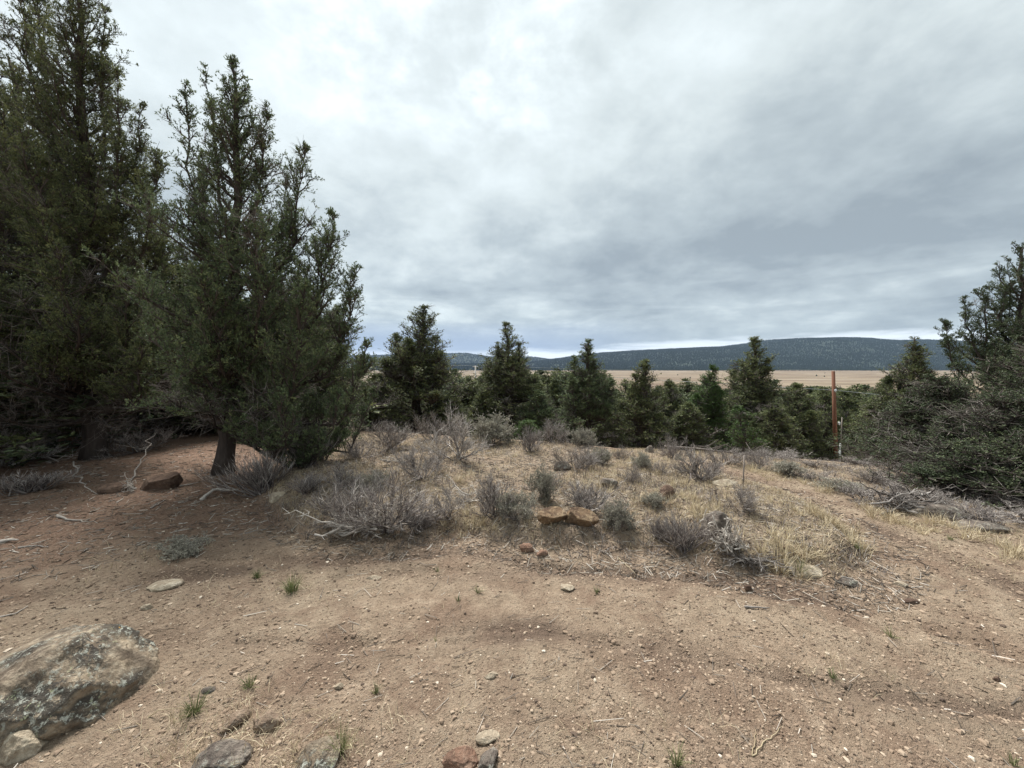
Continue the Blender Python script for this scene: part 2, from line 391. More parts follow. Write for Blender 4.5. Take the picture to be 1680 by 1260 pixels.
def rock_mat(name, base, dark, light, lich=0.5, spots=None):
    m, t, b, o = mat_new(name)
    tc = t.node('ShaderNodeTexCoord').outputs['Object']
    n1 = t.noise(tc, 4, 6, .65, .6); n2 = t.noise(tc, 18, 6, .7, .3); n3 = t.noise(tc, 60, 5, .7)
    c = t.mix(t.sm(n1, .35, .65), dark, base)
    c = t.mix(t.m('MULTIPLY', t.sm(n2, .45, .68), .7), c, light)
    c = t.mix(t.m('MULTIPLY', t.sm(n3, .5, .7), .55), c, dark)
    geo = t.node('ShaderNodeNewGeometry'); nz = t.node('ShaderNodeSeparateXYZ'); t.l.new(geo.outputs['Normal'], nz.inputs[0])
    up = t.m('MULTIPLY', t.sm(nz.outputs[2], -.05, .6), t.sm(t.m('ADD', t.m('MULTIPLY', t.noise(tc, 2.6, 3), .8), t.m('MULTIPLY', t.node('ShaderNodeSeparateXYZ').outputs[0], 0)), .30, .46))
    if lich:
        l1 = t.m('MULTIPLY', t.sm(t.m('ADD', t.m('MULTIPLY', t.noise(tc, 6, 8, .8, .3), .6), t.m('MULTIPLY', t.noise(tc, 34, 6, .75, .2), .4)), .455, .50), up)
        c = t.mix(t.m('MULTIPLY', l1, lich), c, (.035, .034, .032))
        l2 = t.m('MULTIPLY', t.sm(t.noise(tc, 38, 8, .78, .3), .535, .575), up)
        c = t.mix(t.m('MULTIPLY', l2, lich), c, (.42, .43, .37))
        l3 = t.m('MULTIPLY', t.sm(t.noise(t.vmul(tc, (1.3, 1, 1)), 17, 8, .78, .2), .60, .64), up)
        c = t.mix(t.m('MULTIPLY', l3, lich), c, (.40, .42, .26))
        if spots:
            l4 = t.m('MULTIPLY', t.sm(t.noise(tc, 14, 4, .6, .2), .68, .71), up)
            c = t.mix(l4, c, spots)
    t.l.new(c, b.inputs['Base Color']); b.inputs['Roughness'].default_value = .92
    h = t.m('ADD', n2, t.m('MULTIPLY', n3, .6))
    bp = t.node('ShaderNodeBump'); bp.inputs['Strength'].default_value = 1.0; bp.inputs['Distance'].default_value = 0.02
    t.l.new(h, bp.inputs['Height']); t.l.new(bp.outputs[0], b.inputs['Normal'])
    return m
M['boulder'] = rock_mat('lichen_boulder_stone', (.30, .235, .165), (.115, .088, .066), (.46, .38, .28), .85, (.42, .22, .04))
M['brown_rock'] = rock_mat('brown_rock', (.22, .145, .085), (.075, .048, .034), (.36, .27, .17), .0)
M['red_rock'] = rock_mat('red_rock', (.27, .155, .105), (.12, .075, .055), (.38, .27, .20), .0)
M['pale_rock'] = rock_mat('pale_rock', (.44, .37, .27), (.24, .19, .14), (.62, .55, .43), .0)
M['grey_rock'] = rock_mat('grey_rock', (.20, .165, .135), (.075, .060, .052), (.33, .28, .23), .45)
M['dirt_rock'] = rock_mat('soil_coloured_rock', (.27, .20, .145), (.17, .12, .088), (.38, .30, .22), .12)
M['duff_rock'] = rock_mat('duff_brown_rock', (.15, .098, .070), (.065, .042, .032), (.21, .145, .105), .0)

def simple_mat(name, a, b_, rough=.7, scale=(1, 1, 1), ns=8, metal=0.0):
    m, t, b, o = mat_new(name)
    tc = t.node('ShaderNodeTexCoord').outputs['Object']
    t.l.new(t.mix(t.noise(t.vmul(tc, scale), ns, 5, .6), a, b_), b.inputs['Base Color'])
    b.inputs['Roughness'].default_value = rough; b.inputs['Metallic'].default_value = metal
    return m
M['pole'] = simple_mat('reddish_pole_wood', (.09, .042, .028), (.23, .105, .064), .8, (1, 1, .08), 14)
M['grey_pole'] = simple_mat('weathered_pole_wood', (.40, .37, .34), (.62, .58, .54), .8, (1, 1, .1), 10)
M['wire'] = simple_mat('aluminium_wire', (.20, .22, .21), (.30, .32, .31), .5)
M['steel'] = simple_mat('rusty_steel', (.12, .09, .075), (.30, .27, .24), .6, (1, 1, .3), 20, .3)
M['white_plastic'] = simple_mat('white_marker_plastic', (.62, .64, .62), (.75, .76, .74), .5)
M['porcelain'] = simple_mat('glazed_insulator', (.55, .56, .56), (.7, .7, .7), .3)
M['hill'] = simple_mat('forested_hillside', (.018, .028, .020), (.030, .040, .027), .95, (.004, .004, .004), 3)
M['forest'] = ramp_mat('hill_conifers', [(0, (.012, .022, .015)), (.5, (.015, .027, .018)), (1, (.019, .032, .020))], .95)

# ------------------------------------------------------------------ ground sheet
def build_ground():
    th = np.concatenate([np.linspace(-180, -62, 60)[:-1], np.linspace(-62, 62, 1050), np.linspace(62, 180, 60)[1:]])
    th = np.radians(th)
    r = np.concatenate([[0.02, .2, .5, .8], np.geomspace(1.0, 12, 520), np.geomspace(12, 60, 110)[1:], np.geomspace(60, 9000, 120)[1:]])
    T, RR = np.meshgrid(th, r); x = RR * np.sin(T); y = RR * np.cos(T)
    z = hgt_fine(x, y)
    isl = ss(sdf(x, y, ISLAND) + .18 * fbm(x * 2.3, y * 2.3, None, 3, 5), -.05, .25)
    ver = ss(sdf(x, y, VERGE) + .30 * fbm(x * 1.6, y * 1.6, None, 3, 6), -.1, .3)
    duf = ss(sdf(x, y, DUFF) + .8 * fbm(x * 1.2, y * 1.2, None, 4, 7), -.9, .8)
    gr = np.maximum(isl, ver) * (0.45 + 0.55 * ss(fbm(x * 1.7, y * 1.7, None, 4, 44), -.25, .25))
    rut = np.zeros_like(x)
    for i, q in enumerate(RUTS):
        d = line_d(x, y, q) + .09 * fbm(x * 2.2, y * 2.2, None, 3, 70 + i)
        rut = np.maximum(rut, np.exp(-(d / .11) ** 2) * ss(fbm(x * 1.3, y * 1.3, None, 3, 91 + i), -.35, .3))
    pal = np.zeros_like(x)
    for (px, py, w) in [(1006, 729, .9)]:
        p = hit(px, py); pal = np.maximum(pal, ss(np.hypot((x - p[0]) * .5, y - p[1]) + .3 * fbm(x, y, None, 3, 4), w, w * .5))
    road = ss(np.abs((y - 17.5) + .12 * x + .6 * fbm(x * .3, y * .3, None, 2, 3)), 1.6, 1.0) * (x > 1)
    pal = np.maximum(pal, road * .9)
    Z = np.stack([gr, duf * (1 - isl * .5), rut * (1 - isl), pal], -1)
    n, k = x.shape
    i, j = np.meshgrid(np.arange(n - 1), np.arange(k - 1), indexing='ij')
    q = np.stack([i * k + j, i * k + j + 1, (i + 1) * k + j + 1, (i + 1) * k + j], -1).reshape(-1, 4)[:, ::-1]
    o = mk('ground', np.stack([x, y, z], -1), q, M['ground'], None, Z.reshape(-1, 4), True)
    tag(o, None, None, None, 'structure')
build_ground()

# ------------------------------------------------------------------ hills and their forest
RIDGE_R = [(-4000, 590), (300, 600), (860, 597), (935, 586), (985, 580), (1050, 576), (1110, 573), (1180, 570), (1215, 566), (1250, 560), (1300, 557.5), (1380, 556), (1420, 559),
           (1450, 561), (1500, 559), (1560, 562), (1650, 566), (1800, 560), (2200, 575), (5000, 590)]
RIDGE_L = [(-4000, 580), (300, 578), (600, 584), (700, 583), (735, 580.5), (765, 580), (790, 584), (805, 586), (840, 586.5), (875, 586), (900, 590), (960, 591), (1100, 588), (1500, 590), (5000, 595)]
def hill_z(x, y, ridge, y0, yr, y1):
    px = CX + F * x / np.maximum(yr, 1)
    rz = EYE + (598 - np.interp(px, *zip(*ridge))) / F * yr
    up = ss(y, y0, yr) ** .85; dn = 1 - ss(y, yr, y1)
    g = 1 + .0 * x
    prof = np.where(y < yr, up, dn)
    gul = fbm(x / 420, y / 900, None, 4, 61) * 26 * np.sin(np.clip((y - y0) / (yr - y0), 0, 1) * math.pi) ** .7
    return -33 + (rz + 33) * prof + gul * g
def build_hills():
    rng = np.random.default_rng(5)
    for nm, ridge, y0, yr, y1, seedn, ntree in (('hills', RIDGE_R, 2150, 3500, 4300, 1, 90000), ('hills', RIDGE_L, 3600, 4700, 5600, 2, 50000)):
        X = np.linspace(-1.9 * yr, 1.9 * yr, 420); Y = np.linspace(y0 - 60, y1, 90)
        x, y = np.meshgrid(X, Y); z = hill_z(x, y, ridge, y0, yr, y1) + 4 * fbm(x / 60, y / 60, None, 3, 3)
        n, k = x.shape
        i, j = np.meshgrid(np.arange(n - 1), np.arange(k - 1), indexing='ij')
        q = np.stack([i * k + j, i * k + j + 1, (i + 1) * k + j + 1, (i + 1) * k + j], -1).reshape(-1, 4)
        tag(mk(nm, np.stack([x, y, z], -1), q, M['hill'], None, None, True), None, None, None, 'structure')
        tx = rng.uniform(-1.35, 1.35, ntree * 2); ty = rng.uniform(y0 + 20, yr + 60, ntree * 2); tx = tx * ty
        keep = fbm(tx / 160, ty / 90, None, 4, 77 + seedn) > rng.uniform(-.75, .0, len(tx)); tx = tx[keep][:ntree]; ty = ty[keep][:ntree]
        tz = hill_z(tx, ty, ridge, y0, yr, y1); h = rng.uniform(7, 15, len(tx)); w = h * rng.uniform(.25, .38, len(tx))
        cones('hill_forest', tx, ty, tz, h, w, rng, 'dark conifer forest covering the ' + ('long blue hill beyond the fields' if seedn == 1 else 'lower far hill in the gap between junipers'), M['forest'])
def cones(name, tx, ty, tz, h, w, rng, label, mat, k=5):
    a = np.arange(k) * 2 * math.pi / k
    ring = np.stack([tx[:, None] + np.cos(a) * w[:, None], ty[:, None] + np.sin(a) * w[:, None], np.repeat((tz + h * .1)[:, None], k, 1)], -1)
    tip = np.stack([tx, ty, tz + h], -1)[:, None]; bot = np.stack([tx, ty, tz - 2], -1)[:, None]
    V = np.concatenate([ring, tip, bot], 1); j = np.arange(k)
    f = np.concatenate([np.stack([j, (j + 1) % k, np.full(k, k)], 1), np.stack([(j + 1) % k, j, np.full(k, k + 1)], 1)])
    Fc = (np.arange(len(tx)) * (k + 2))[:, None, None] + f[None]
    o = mk(name, V, Fc.reshape(-1, 3), mat, None, np.repeat(rng.uniform(0, 1, len(tx)), k + 2))
    tag(o, label, 'forest', None, 'stuff')
build_hills()

# ------------------------------------------------------------------ junipers
def leaves(acc, P, D, L, W, rng, tint):
    """elongated scale sprigs: one bent kite each"""
    n = len(P); side = nrm(np.cross(D, rng.normal(size=(n, 3))))
    up = np.cross(side, D)
    L = L[:, None]; W = W[:, None]
    a = P; b = P + D * L * .45 + side * W + up * W * .5; c = P + D * L; d = P + D * L * .45 - side * W + up * W * .3
    V = np.stack([a, b, c, d], 1); q = np.arange(n * 4).reshape(n, 4)
    acc.add(V, q, np.repeat(tint, 4))
def cone_prof(t, p=.85, lo=.16): return np.power(np.clip(1 - t, 0, 1), p) * np.clip((t + .06) / lo, .25, 1) 
def grow(stems, rng, dens=90, lsize=.055, dead=.16, k_sub=13, dead_len=.75, twig_r=.0035, nleaf=6):
    """stems -> (wood Acc, dead twig Acc, crown Acc).  A stem: P polyline, r base radius, R limb reach, n limbs, t0 lowest limb, lo/hi limb pitch"""
    wood, twigs, crown = Acc(), Acc(), Acc()
    for S in stems:
        P = np.asarray(S['P'], float); cum = np.concatenate([[0], np.cumsum(np.linalg.norm(np.diff(P, axis=0), axis=1))]); cum /= cum[-1]
        m = S.get('seg', 14); tt = np.linspace(0, 1, m)
        Q = np.stack([np.interp(tt, cum, P[:, i]) for i in range(3)], 1)
        Q[1:-1] += rng.normal(scale=S.get('wob', .03), size=(m - 2, 3)) * [1, 1, .2]
        rr = S['r'] * (np.power(1 - tt, S.get('taper', .8)) * .95 + .05)
        if S.get('flare'): rr = rr * (1 + .30 * np.exp(-tt * 32))
        kk = 30 if S['r'] > .12 else (10 if S['r'] > .05 else 6)
        V, Fq = tube(Q, rr, kk, .22 if S['r'] > .05 else 0, int(rng.integers(99)))
        if kk == 30:
            a = np.arange(30) * .2094; C = np.repeat(Q[:, None], 30, 1).reshape(-1, 3); dV = V[:-2] - C
            aa = np.tile(a, len(Q)); zz = C[:, 2]
            V[:-2] = C + dV * (1 + .16 * fbm(np.cos(aa) * 7, np.sin(aa) * 7, zz * .8, 3, 5) + .10 * np.cos(aa * 5 + zz * 2))[:, None]
        wood.add(V, Fq, .28)
        n = S['n']; t = S['t0'] + (1 - S['t0']) * np.sort(rng.uniform(0, .985, n) ** S.get('pw', 1.0))
        az = np.arange(n) * 2.39996 + rng.normal(scale=.5, size=n)
        L = S['R'] * cone_prof(t, S.get('p', .85), S.get('lo_w', .16)) * rng.uniform(S.get('rl', .38), 1.2, n) + .025
        st = np.stack([np.interp(t, tt, Q[:, i]) for i in range(3)], 1)
        e0 = R(S.get('e0', 5)) + (R(S.get('e1', 52)) - R(S.get('e0', 5))) * t ** .8 + rng.normal(scale=.16, size=n)
        out = np.stack([np.cos(az), np.sin(az), 0 * az], 1)
        if 'bias' in S: out = nrm(out + np.array(S['bias'])[None] * rng.uniform(.2, 1, (n, 1))); out[:, 2] = 0
        s = np.linspace(0, 1, 7)
        curl = rng.uniform(.05, .5, n) * S.get('curl', 1.0)
        wig = np.cumsum(rng.normal(scale=.022, size=(n, 7, 3)), 1) * L[:, None, None]; wig[:, 0] = 0
        LP = st[:, None] + out[:, None] * (L * np.cos(e0))[:, None, None] * s[None, :, None] + np.array([0, 0, 1.])[None, None] * ((np.sin(e0) * L)[:, None] * s[None] + (curl * L)[:, None] * s[None] ** 2.2)[..., None] + wig
        lr = .006 + .014 * L + S['r'] * .04
        for a in range(6):
            V, q = prisms(LP[:, a].copy(), LP[:, a + 1].copy(), lr * (1 - a / 6.3), lr * (1 - (a + 1) / 6.3), 4); wood.add(V, q, .3)
        isdead = (t < S.get('dead', dead)) | (rng.uniform(size=n) < .05)
        # sub-branches
        cnt = (k_sub * L + 5).astype(int); idx = np.repeat(np.arange(n), cnt); N = len(idx)
        sv = rng.uniform(.14, 1.0, N) ** .8
        fi = sv * 6; lo = np.minimum(fi.astype(int), 5); fr = (fi - lo)[:, None]
        B0 = LP[idx, lo] * (1 - fr) + LP[idx, lo + 1] * fr; T = nrm(LP[idx, lo + 1] - LP[idx, lo])
        rnd = nrm(rng.normal(size=(N, 3)) * [1, 1, .75])
        D = nrm(T * .75 + rnd * .85 + np.array([0, 0, .28]))
        sl_ = (.09 + .34 * L[idx] * np.power(1 - sv, .6)) * rng.uniform(.6, 1.25, N)
        sl_ = np.minimum(sl_, S.get('submax', .75))
        tip_ = np.clip((1 - t[idx]) * 5, .30, 1); sl_ = sl_ * tip_
        dd = isdead[idx]
        B1 = B0 + D * sl_[:, None]; Bm = (B0 + B1) / 2 + rng.normal(scale=.04, size=(N, 3)) * sl_[:, None]
        for (u, w_, r0, r1) in ((B0, Bm, 1.6, 1.1), (Bm, B1, 1.1, .35)):
            lv = ~dd
            V, q = prisms(u[lv], w_[lv], twig_r * r0, twig_r * r1, 3); wood.add(V, q, .42)
            if dd.any():
                V, q = prisms(u[dd], w_[dd], twig_r * r0, twig_r * r1, 3); wood.add(V, q, rng.uniform(.25, .65))
        if dd.any():       # finer dead spurs
            di = np.repeat(np.where(dd)[0], 5); K = len(di); f = rng.uniform(.2, 1, (K, 1))
            A0 = B0[di] * (1 - f) + B1[di] * f; A1 = A0 + nrm(D[di] * .6 + rng.normal(size=(K, 3)) * .6) * rng.uniform(.06, .26, (K, 1)) * dead_len
            V, q = prisms(A0, A1, twig_r * .8, twig_r * .3, 3); wood.add(V, q, np.repeat(rng.uniform(.2, .85, K), 6))
        # foliage on the living ones
        lv = np.where(~dd)[0]; g = S.get('dens', 1.0)
        c2 = np.maximum(2, (dens * sl_[lv] * g * rng.uniform(.5, 1.35, len(lv)))).astype(int); li = np.repeat(lv, c2); K = len(li)
        f = rng.uniform(.1, 1.0, (K, 1)); base = B0[li] * (1 - f) + B1[li] * f
        TD = nrm(D[li] * .65 + nrm(rng.normal(size=(K, 3))) * .75 + np.array([0, 0, .32])); tl_ = lsize * rng.uniform(1.4, 3.4, K) * (1.1 - .4 * f[:, 0]) * (.5 + .5 * tip_[li])
        ttn = .40 + rng.normal(scale=.12, size=N)[li] + rng.normal(scale=.07, size=K) + .10 * (sv[li] - .5)
        q2 = np.repeat(np.arange(K), nleaf); K2 = len(q2); f2 = rng.uniform(.0, 1.0, (K2, 1))
        base2 = base[q2] + TD[q2] * tl_[q2][:, None] * f2 + rng.normal(size=(K2, 3)) * lsize * .18
        LD = nrm(TD[q2] * .8 + rng.normal(size=(K2, 3)) * .48 + np.array([0, 0, .12])); ll = lsize * rng.uniform(.55, 1.3, K2)
        tn = np.clip(ttn[q2] + rng.normal(scale=.09, size=K2) + .16 * (f2[:, 0] - .4), 0, 1)
        leaves(crown, base2, LD, ll, ll * rng.uniform(.14, .26, K2), rng, tn)
    return wood, twigs, crown
def make_tree(name, loc, stems, seed, label, group=None, mat='leaf', rot=0, fit=None, **kw):
    rng = np.random.default_rng(seed)
    w, tw, cr = grow(stems, rng, **kw)
    if fit:     # widen or narrow the grown crown to the wanted radius and height
        A_ = np.concatenate(cr.V); k = fit[0] / np.percentile(np.hypot(A_[:, 0], A_[:, 1]), 90); kz = fit[1] / np.percentile(A_[:, 2], 99.97)
        for acc in (w, cr): acc.V = [v * np.array([k, k, kz]) for v in acc.V]
    e = empty(name, loc, label, 'tree', group); e.rotation_euler.z = rot
    w.build('trunk', M['bark'], e, True)
    cr.build('crown', M[mat], e)
    return e
def rel(px, py, depth, base): return tuple(at(px, py, depth) - base)

def hero_left_edge():
    b = hit(155, 752); d = b[1]; g = np.array([b[0], b[1], on(b[0], b[1]) - .05])
    top = rel(128, -95, d, g); q = lambda px, py, dd=0: rel(px, py, d + dd, g)
    S = [dict(P=[(0, 0, 0), q(152, 640), q(150, 480), q(135, 250), top], r=.13, R=2.0, n=235, t0=.065, flare=True, dead=.18, e0=-2, e1=50, wob=.025, seg=22, pw=1.05, lo_w=.05, submax=.6)]
    for (h0, tip, Rr, n, dd) in ((.30, (60, -60), .85, 62, .5), (.42, (172, 10), .52, 46, .2), (.30, (262, 232), .48, 44, -.1), (.36, (236, 172), .38, 42, .15),
                                 (.25, (-30, 20), .9, 60, .2), (.20, (275, 352), .55, 40, .5), (.22, (30, 200), .8, 46, -1.1), (.28, (192, 110), .5, 46, -.3),
                                 (.15, (90, 400), .8, 42, -1.5), (.13, (210, 445), .7, 42, -1.0), (.45, (15, -70), .6, 40, -.2), (.13, (-60, 420), .8, 40, -.9), (.12, (300, 500), .5, 30, .2), (.12, (60, 560), .8, 40, -1.2), (.12, (230, 560), .7, 40, -1.0), (.10, (-20, 600), .7, 40, -.4)):
        hz = np.array(S[0]['P']); zz = h0 * top[2]; st = np.array([np.interp(zz, hz[:, 2], hz[:, 0]), 0, zz]); t_ = np.array(q(*tip, dd))
        mid = st * .45 + t_ * .55 + np.array([(t_[0] - st[0]) * .22, dd * .12, -.30 * abs(t_[0] - st[0])])
        S.append(dict(P=[st, mid, t_], r=.032, R=Rr, n=int(n * 1.3), t0=.22, p=.6, e0=20, e1=60, wob=.03, dead=0, lo_w=.4))
    return make_tree('juniper_tree', g, S, 11, 'tallest dark juniper with the thick trunk, cut off by the top of the picture', None, 'leaf', dens=37, lsize=.029, k_sub=16, nleaf=7)
def hero_left_mid():
    b = hit(365, 776); d = b[1]; g = np.array([b[0], b[1], on(b[0], b[1]) - .05]); q = lambda px, py, dd=0: rel(px, py, d + dd, g)
    top = q(378, 92)
    S = [dict(P=[(0, 0, 0), q(372, 700), q(378, 600), q(385, 420), q(388, 250), top], r=.12, R=1.75, n=205, t0=.11, flare=True, dead=.16, e0=-8, e1=55, wob=.02, seg=22, submax=.6, p=.9, pw=1.05, lo_w=.05)]
    for (h0, tip, Rr, n, dd) in ((.30, (302, 135), .50, 50, .1), (.50, (438, 172), .36, 34, 0), (.36, (500, 238), .58, 52, .1), (.24, (546, 352), .72, 60, -.1),
                                 (.18, (590, 440), .66, 60, .1), (.48, (342, 110), .22, 24, .1), (.14, (606, 560), .60, 50, 0), (.22, (420, 330), .7, 46, -1.1),
                                 (.14, (330, 440), .7, 46, -1.2), (.12, (500, 470), .8, 50, -.8), (.12, (560, 640), .45, 34, -.5), (.11, (575, 690), .42, 40, .1), (.11, (530, 715), .38, 36, -.4), (.12, (470, 650), .6, 40, -1.2), (.12, (620, 640), .4, 36, .3),
                                 (.25, (330, 250), .6, 40, .4), (.12, (290, 560), .5, 30, -.7), (.2, (470, 300), .5, 36, .8)):
        hz = np.array(S[0]['P']); zz = h0 * top[2]; st = np.array([np.interp(zz, hz[:, 2], hz[:, 0]), 0, zz]); t_ = np.array(q(*tip, dd))
        mid = st * .45 + t_ * .55 + np.array([(t_[0] - st[0]) * .25, dd * .12, -.34 * abs(t_[0] - st[0])])
        S.append(dict(P=[st, mid, t_], r=.028, R=Rr, n=int(n * 1.35), t0=.20, p=.6, e0=20, e1=62, wob=.03, dead=0, lo_w=.4))
    return make_tree('juniper_tree', g, S, 12, 'tall many-topped juniper with a flared trunk beside the sagebrush clearing', None, 'leaf_blue', dens=30, lsize=.029, k_sub=14, nleaf=7)
def hero_right():
    d = 8.4; x = at(1668, 800, d)[0]; g = np.array([x, d, on(x, d) - .05]); q = lambda px, py, dd=0: rel(px, py, d + dd, g)
    S = [dict(P=[(0, 0, 0), q(1672, 640), q(1676, 520), q(1676, 405)], r=.17, R=1.7, n=70, t0=.10, dead=.2, e0=5, e1=50, seg=18, flare=True, p=.6, submax=.6)]
    for (h0, tip, Rr, n, dd) in ((.45, (1640, 428), .40, 26, .1), (.40, (1607, 470), .36, 24, 0), (.35, (1578, 488), .36, 24, .2), (.30, (1548, 526), .38, 26, 0), (.40, (1720, 400), .5, 26, 0),
                                 (.20, (1560, 600), .6, 34, -.6), (.16, (1500, 640), .6, 34, -.3), (.2, (1640, 560), .7, 36, -1.2), (.12, (1480, 720), .55, 30, -.6),
                                 (.3, (1700, 500), .6, 30, -.8), (.1, (1600, 690), .7, 34, -1.5), (.2, (1760, 600), .8, 34, -1)):
        hz = np.array(S[0]['P']); zz = h0 * hz[-1, 2]; st = np.array([np.interp(zz, hz[:, 2], hz[:, 0]), 0, zz]); t_ = np.array(q(*tip, dd))
        mid = st * .45 + t_ * .55 + np.array([(t_[0] - st[0]) * .2, dd * .12, -.22 * abs(t_[0] - st[0])])
        S.append(dict(P=[st, mid, t_], r=.034, R=Rr, n=int(n * 1.2), t0=.22, p=.65, e0=25, e1=60, wob=.04, dead=0, lo_w=.4, dens=.9))
    return make_tree('juniper_tree', g, S, 13, 'large open-topped juniper with knotted upright limbs at the right end of the track', None, 'far_or_shaded_leaf', dens=46, lsize=.031, k_sub=16, nleaf=8)  # darker foliage colour carries the shade of a dense crown
hero_left_edge(); hero_left_mid(); hero_right()

def auto_stems(H, Rr, rng, nl=4, n=80, dead=.1, e0=5, p=.85, t0=.06, r=None):
    S = [dict(P=[(0, 0, 0), (rng.normal(0, .04), rng.normal(0, .04), H * .5), (rng.normal(0, .06), rng.normal(0, .06), H)], r=r or .024 * H, R=Rr, n=n, t0=t0, dead=dead, e0=e0, e1=54, p=p, curl=.8, rl=.6)]
    for i in range(nl):
        a = i * 6.283 / nl + rng.uniform(0, 1.2); h0 = rng.uniform(.12, .4); hh = rng.uniform(.36, .9); rad = Rr * (1 - hh) ** .75 * rng.uniform(.85, 1.2)
        t_ = np.array([math.cos(a) * rad, math.sin(a) * rad, hh * H]); st = np.array([0, 0, h0 * H]); mid = st * .5 + t_ * .5 + np.array([t_[0] * .25, t_[1] * .25, -.1 * H * .5])
        S.append(dict(P=[st, mid, t_], r=.011 * H, R=Rr * .40, n=int(n * .40), t0=.25, e0=20, e1=60, dead=0, lo_w=.4, wob=.02, rl=.6))
    return S
# px of axis, py of top, depth, half-width px at the skirt, number of leaders, material, label
MID = [
    (681, 500, 13.5, 70, 6, 'leaf', 'broad dark juniper with a pointed top just right of the tall pair'),
    (840, 528, 16.0, 54, 5, 'leaf', 'narrow-spired juniper with a second thin tip, left of the hill gap'),
    (962, 556, 14.5, 46, 4, 'leaf_blue', 'slender bluish juniper standing over the gap between the two hills'),
    (1049, 589, 13.5, 40, 3, 'leaf', 'small conical juniper with a bare grey stem above the pale road patch'),
    (1107, 622, 14.5, 32, 3, 'leaf', 'short dark juniper between the conical one and the bright green one'),
    (1160, 598, 15.0, 36, 3, 'leaf_bright', 'bright green round-topped juniper in front of the tan field'),
    (1224, 553, 16.5, 54, 6, 'leaf', 'see-through juniper with a ragged top that overlaps the long hill'),
    (1222, 664, 12.2, 26, 0, 'leaf_bright', 'young bright green juniper low in front, behind the thin metal rod'),
    (1296, 628, 18.0, 48, 4, 'leaf', 'rounded juniper whose top just reaches the field, left of the red pole'),
    (1340, 634, 21.0, 42, 3, 'leaf', 'dark juniper directly left of the red utility pole'),
    (1392, 640, 22.0, 40, 3, 'leaf', 'dark juniper directly behind the red utility pole'),
    (1440, 622, 19.5, 38, 4, 'leaf', 'olive juniper just right of the red utility pole'),
    (1474, 596, 14.5, 44, 5, 'leaf', 'dense juniper right of the pole whose top meets the far field edge'),
    (1514, 552, 13.5, 52, 4, 'leaf', 'juniper with a thin spire standing against the right end of the hill'),
    (906, 622, 19.0, 24, 2, 'leaf', 'small pointed juniper poking into the pale field between two taller ones'),
    (772, 618, 17.0, 46, 4, 'leaf', 'low olive juniper below the distant grey pole'),
    (795, 640, 15.0, 36, 3, 'leaf', 'squat juniper at the left foot of the narrow-spired one'),
    (882, 640, 14.6, 34, 3, 'leaf_blue', 'squat bluish juniper at the right foot of the narrow-spired one'),
    (866, 686, 11.6, 24, 0, 'leaf_bright', 'knee-high young juniper among the grey brush'),
    (1003, 640, 17.0, 30, 2, 'leaf', 'small juniper half hidden between the slender one and the conical one'),
    (1262, 660, 14.2, 40, 3, 'leaf', 'low spreading juniper beside the young bright green one'),
    (1132, 660, 13.2, 30, 2, 'leaf', 'low dark juniper below the bright green round-topped one'),
    (735, 650, 13.0, 34, 3, 'leaf', 'low juniper at the right foot of the broad dark one'),
    (612, 612, 12.5, 40, 3, 'leaf', 'juniper partly hidden behind the right boughs of the tall pair'),
    (1562, 612, 6.6, 78, 5, 'far_or_shaded_leaf', 'wide juniper with sweeping low boughs under the open-topped one'),  # right group: shade of the dense crowns is put into the leaf colour
    (1650, 640, 5.4, 105, 5, 'far_or_shaded_leaf', 'dark bushy juniper closest to the track, skirts touching the ground'),
    (1498, 655, 8.0, 56, 3, 'far_or_shaded_leaf', 'low juniper with bare grey lower limbs at the end of the brush strip'),
    (1790, 500, 5.5, 120, 4, 'far_or_shaded_leaf', 'juniper at the far right picture edge behind the open-topped one'),
    (1600, 722, 5.0, 80, 3, 'far_or_shaded_leaf', 'lowest juniper bush spreading over the dead brush at the right verge'),
    (1700, 700, 4.7, 80, 3, 'far_or_shaded_leaf', 'low juniper bush at the right picture edge beside the verge rocks'),
    (268, 300, 9.0, 95, 5, 'leaf', 'dark brownish juniper filling the space behind the tall pair'),
    (30, 120, 10.0, 150, 5, 'leaf', 'shadowy juniper behind the tallest one, near the left picture edge'),
    (-130, -80, 7.2, 180, 5, 'leaf', 'juniper leaning in from beyond the left picture edge'),
    (150, 330, 12.5, 120, 4, 'leaf', 'deep shaded juniper seen between the trunks of the tall pair'),
    (480, 430, 10.2, 90, 5, 'leaf', 'juniper seen through the gaps of the many-topped one'),
]
for i, (px, py, dp, hw, nl, mt, lab) in enumerate(MID):
    rng = np.random.default_rng(100 + i)
    p = at(px, py, dp); gz = on(p[0], p[1]) - .04; H = p[2] - gz; Rr = hw / F * dp
    small = mt == 'leaf_bright' and nl == 0
    st = auto_stems(H, Rr, rng, nl + (0 if small else 3), 46 if small else 130, dead=.02 if small else (.10 if dp < 12 else .07), e0=12 if small else (-15 if dp < 9.5 else -4), t0=.03 if small or dp < 9.5 else .05, p=.82)
    T_ = make_tree('juniper_tree', (p[0], p[1], gz), st, 200 + i, lab, None, mt, fit=(Rr * 1.02, H), dens=16 if dp > 9 else 26, lsize=.0023 * dp + (.011 if dp > 9 else .008), k_sub=14, nleaf=5 if dp > 13 else 6, twig_r=.003 + .0002 * dp)
    T_.rotation_euler = (.05 * math.sin(i * 2.3), .06 * math.sin(i * 4.1 + 1), 0)

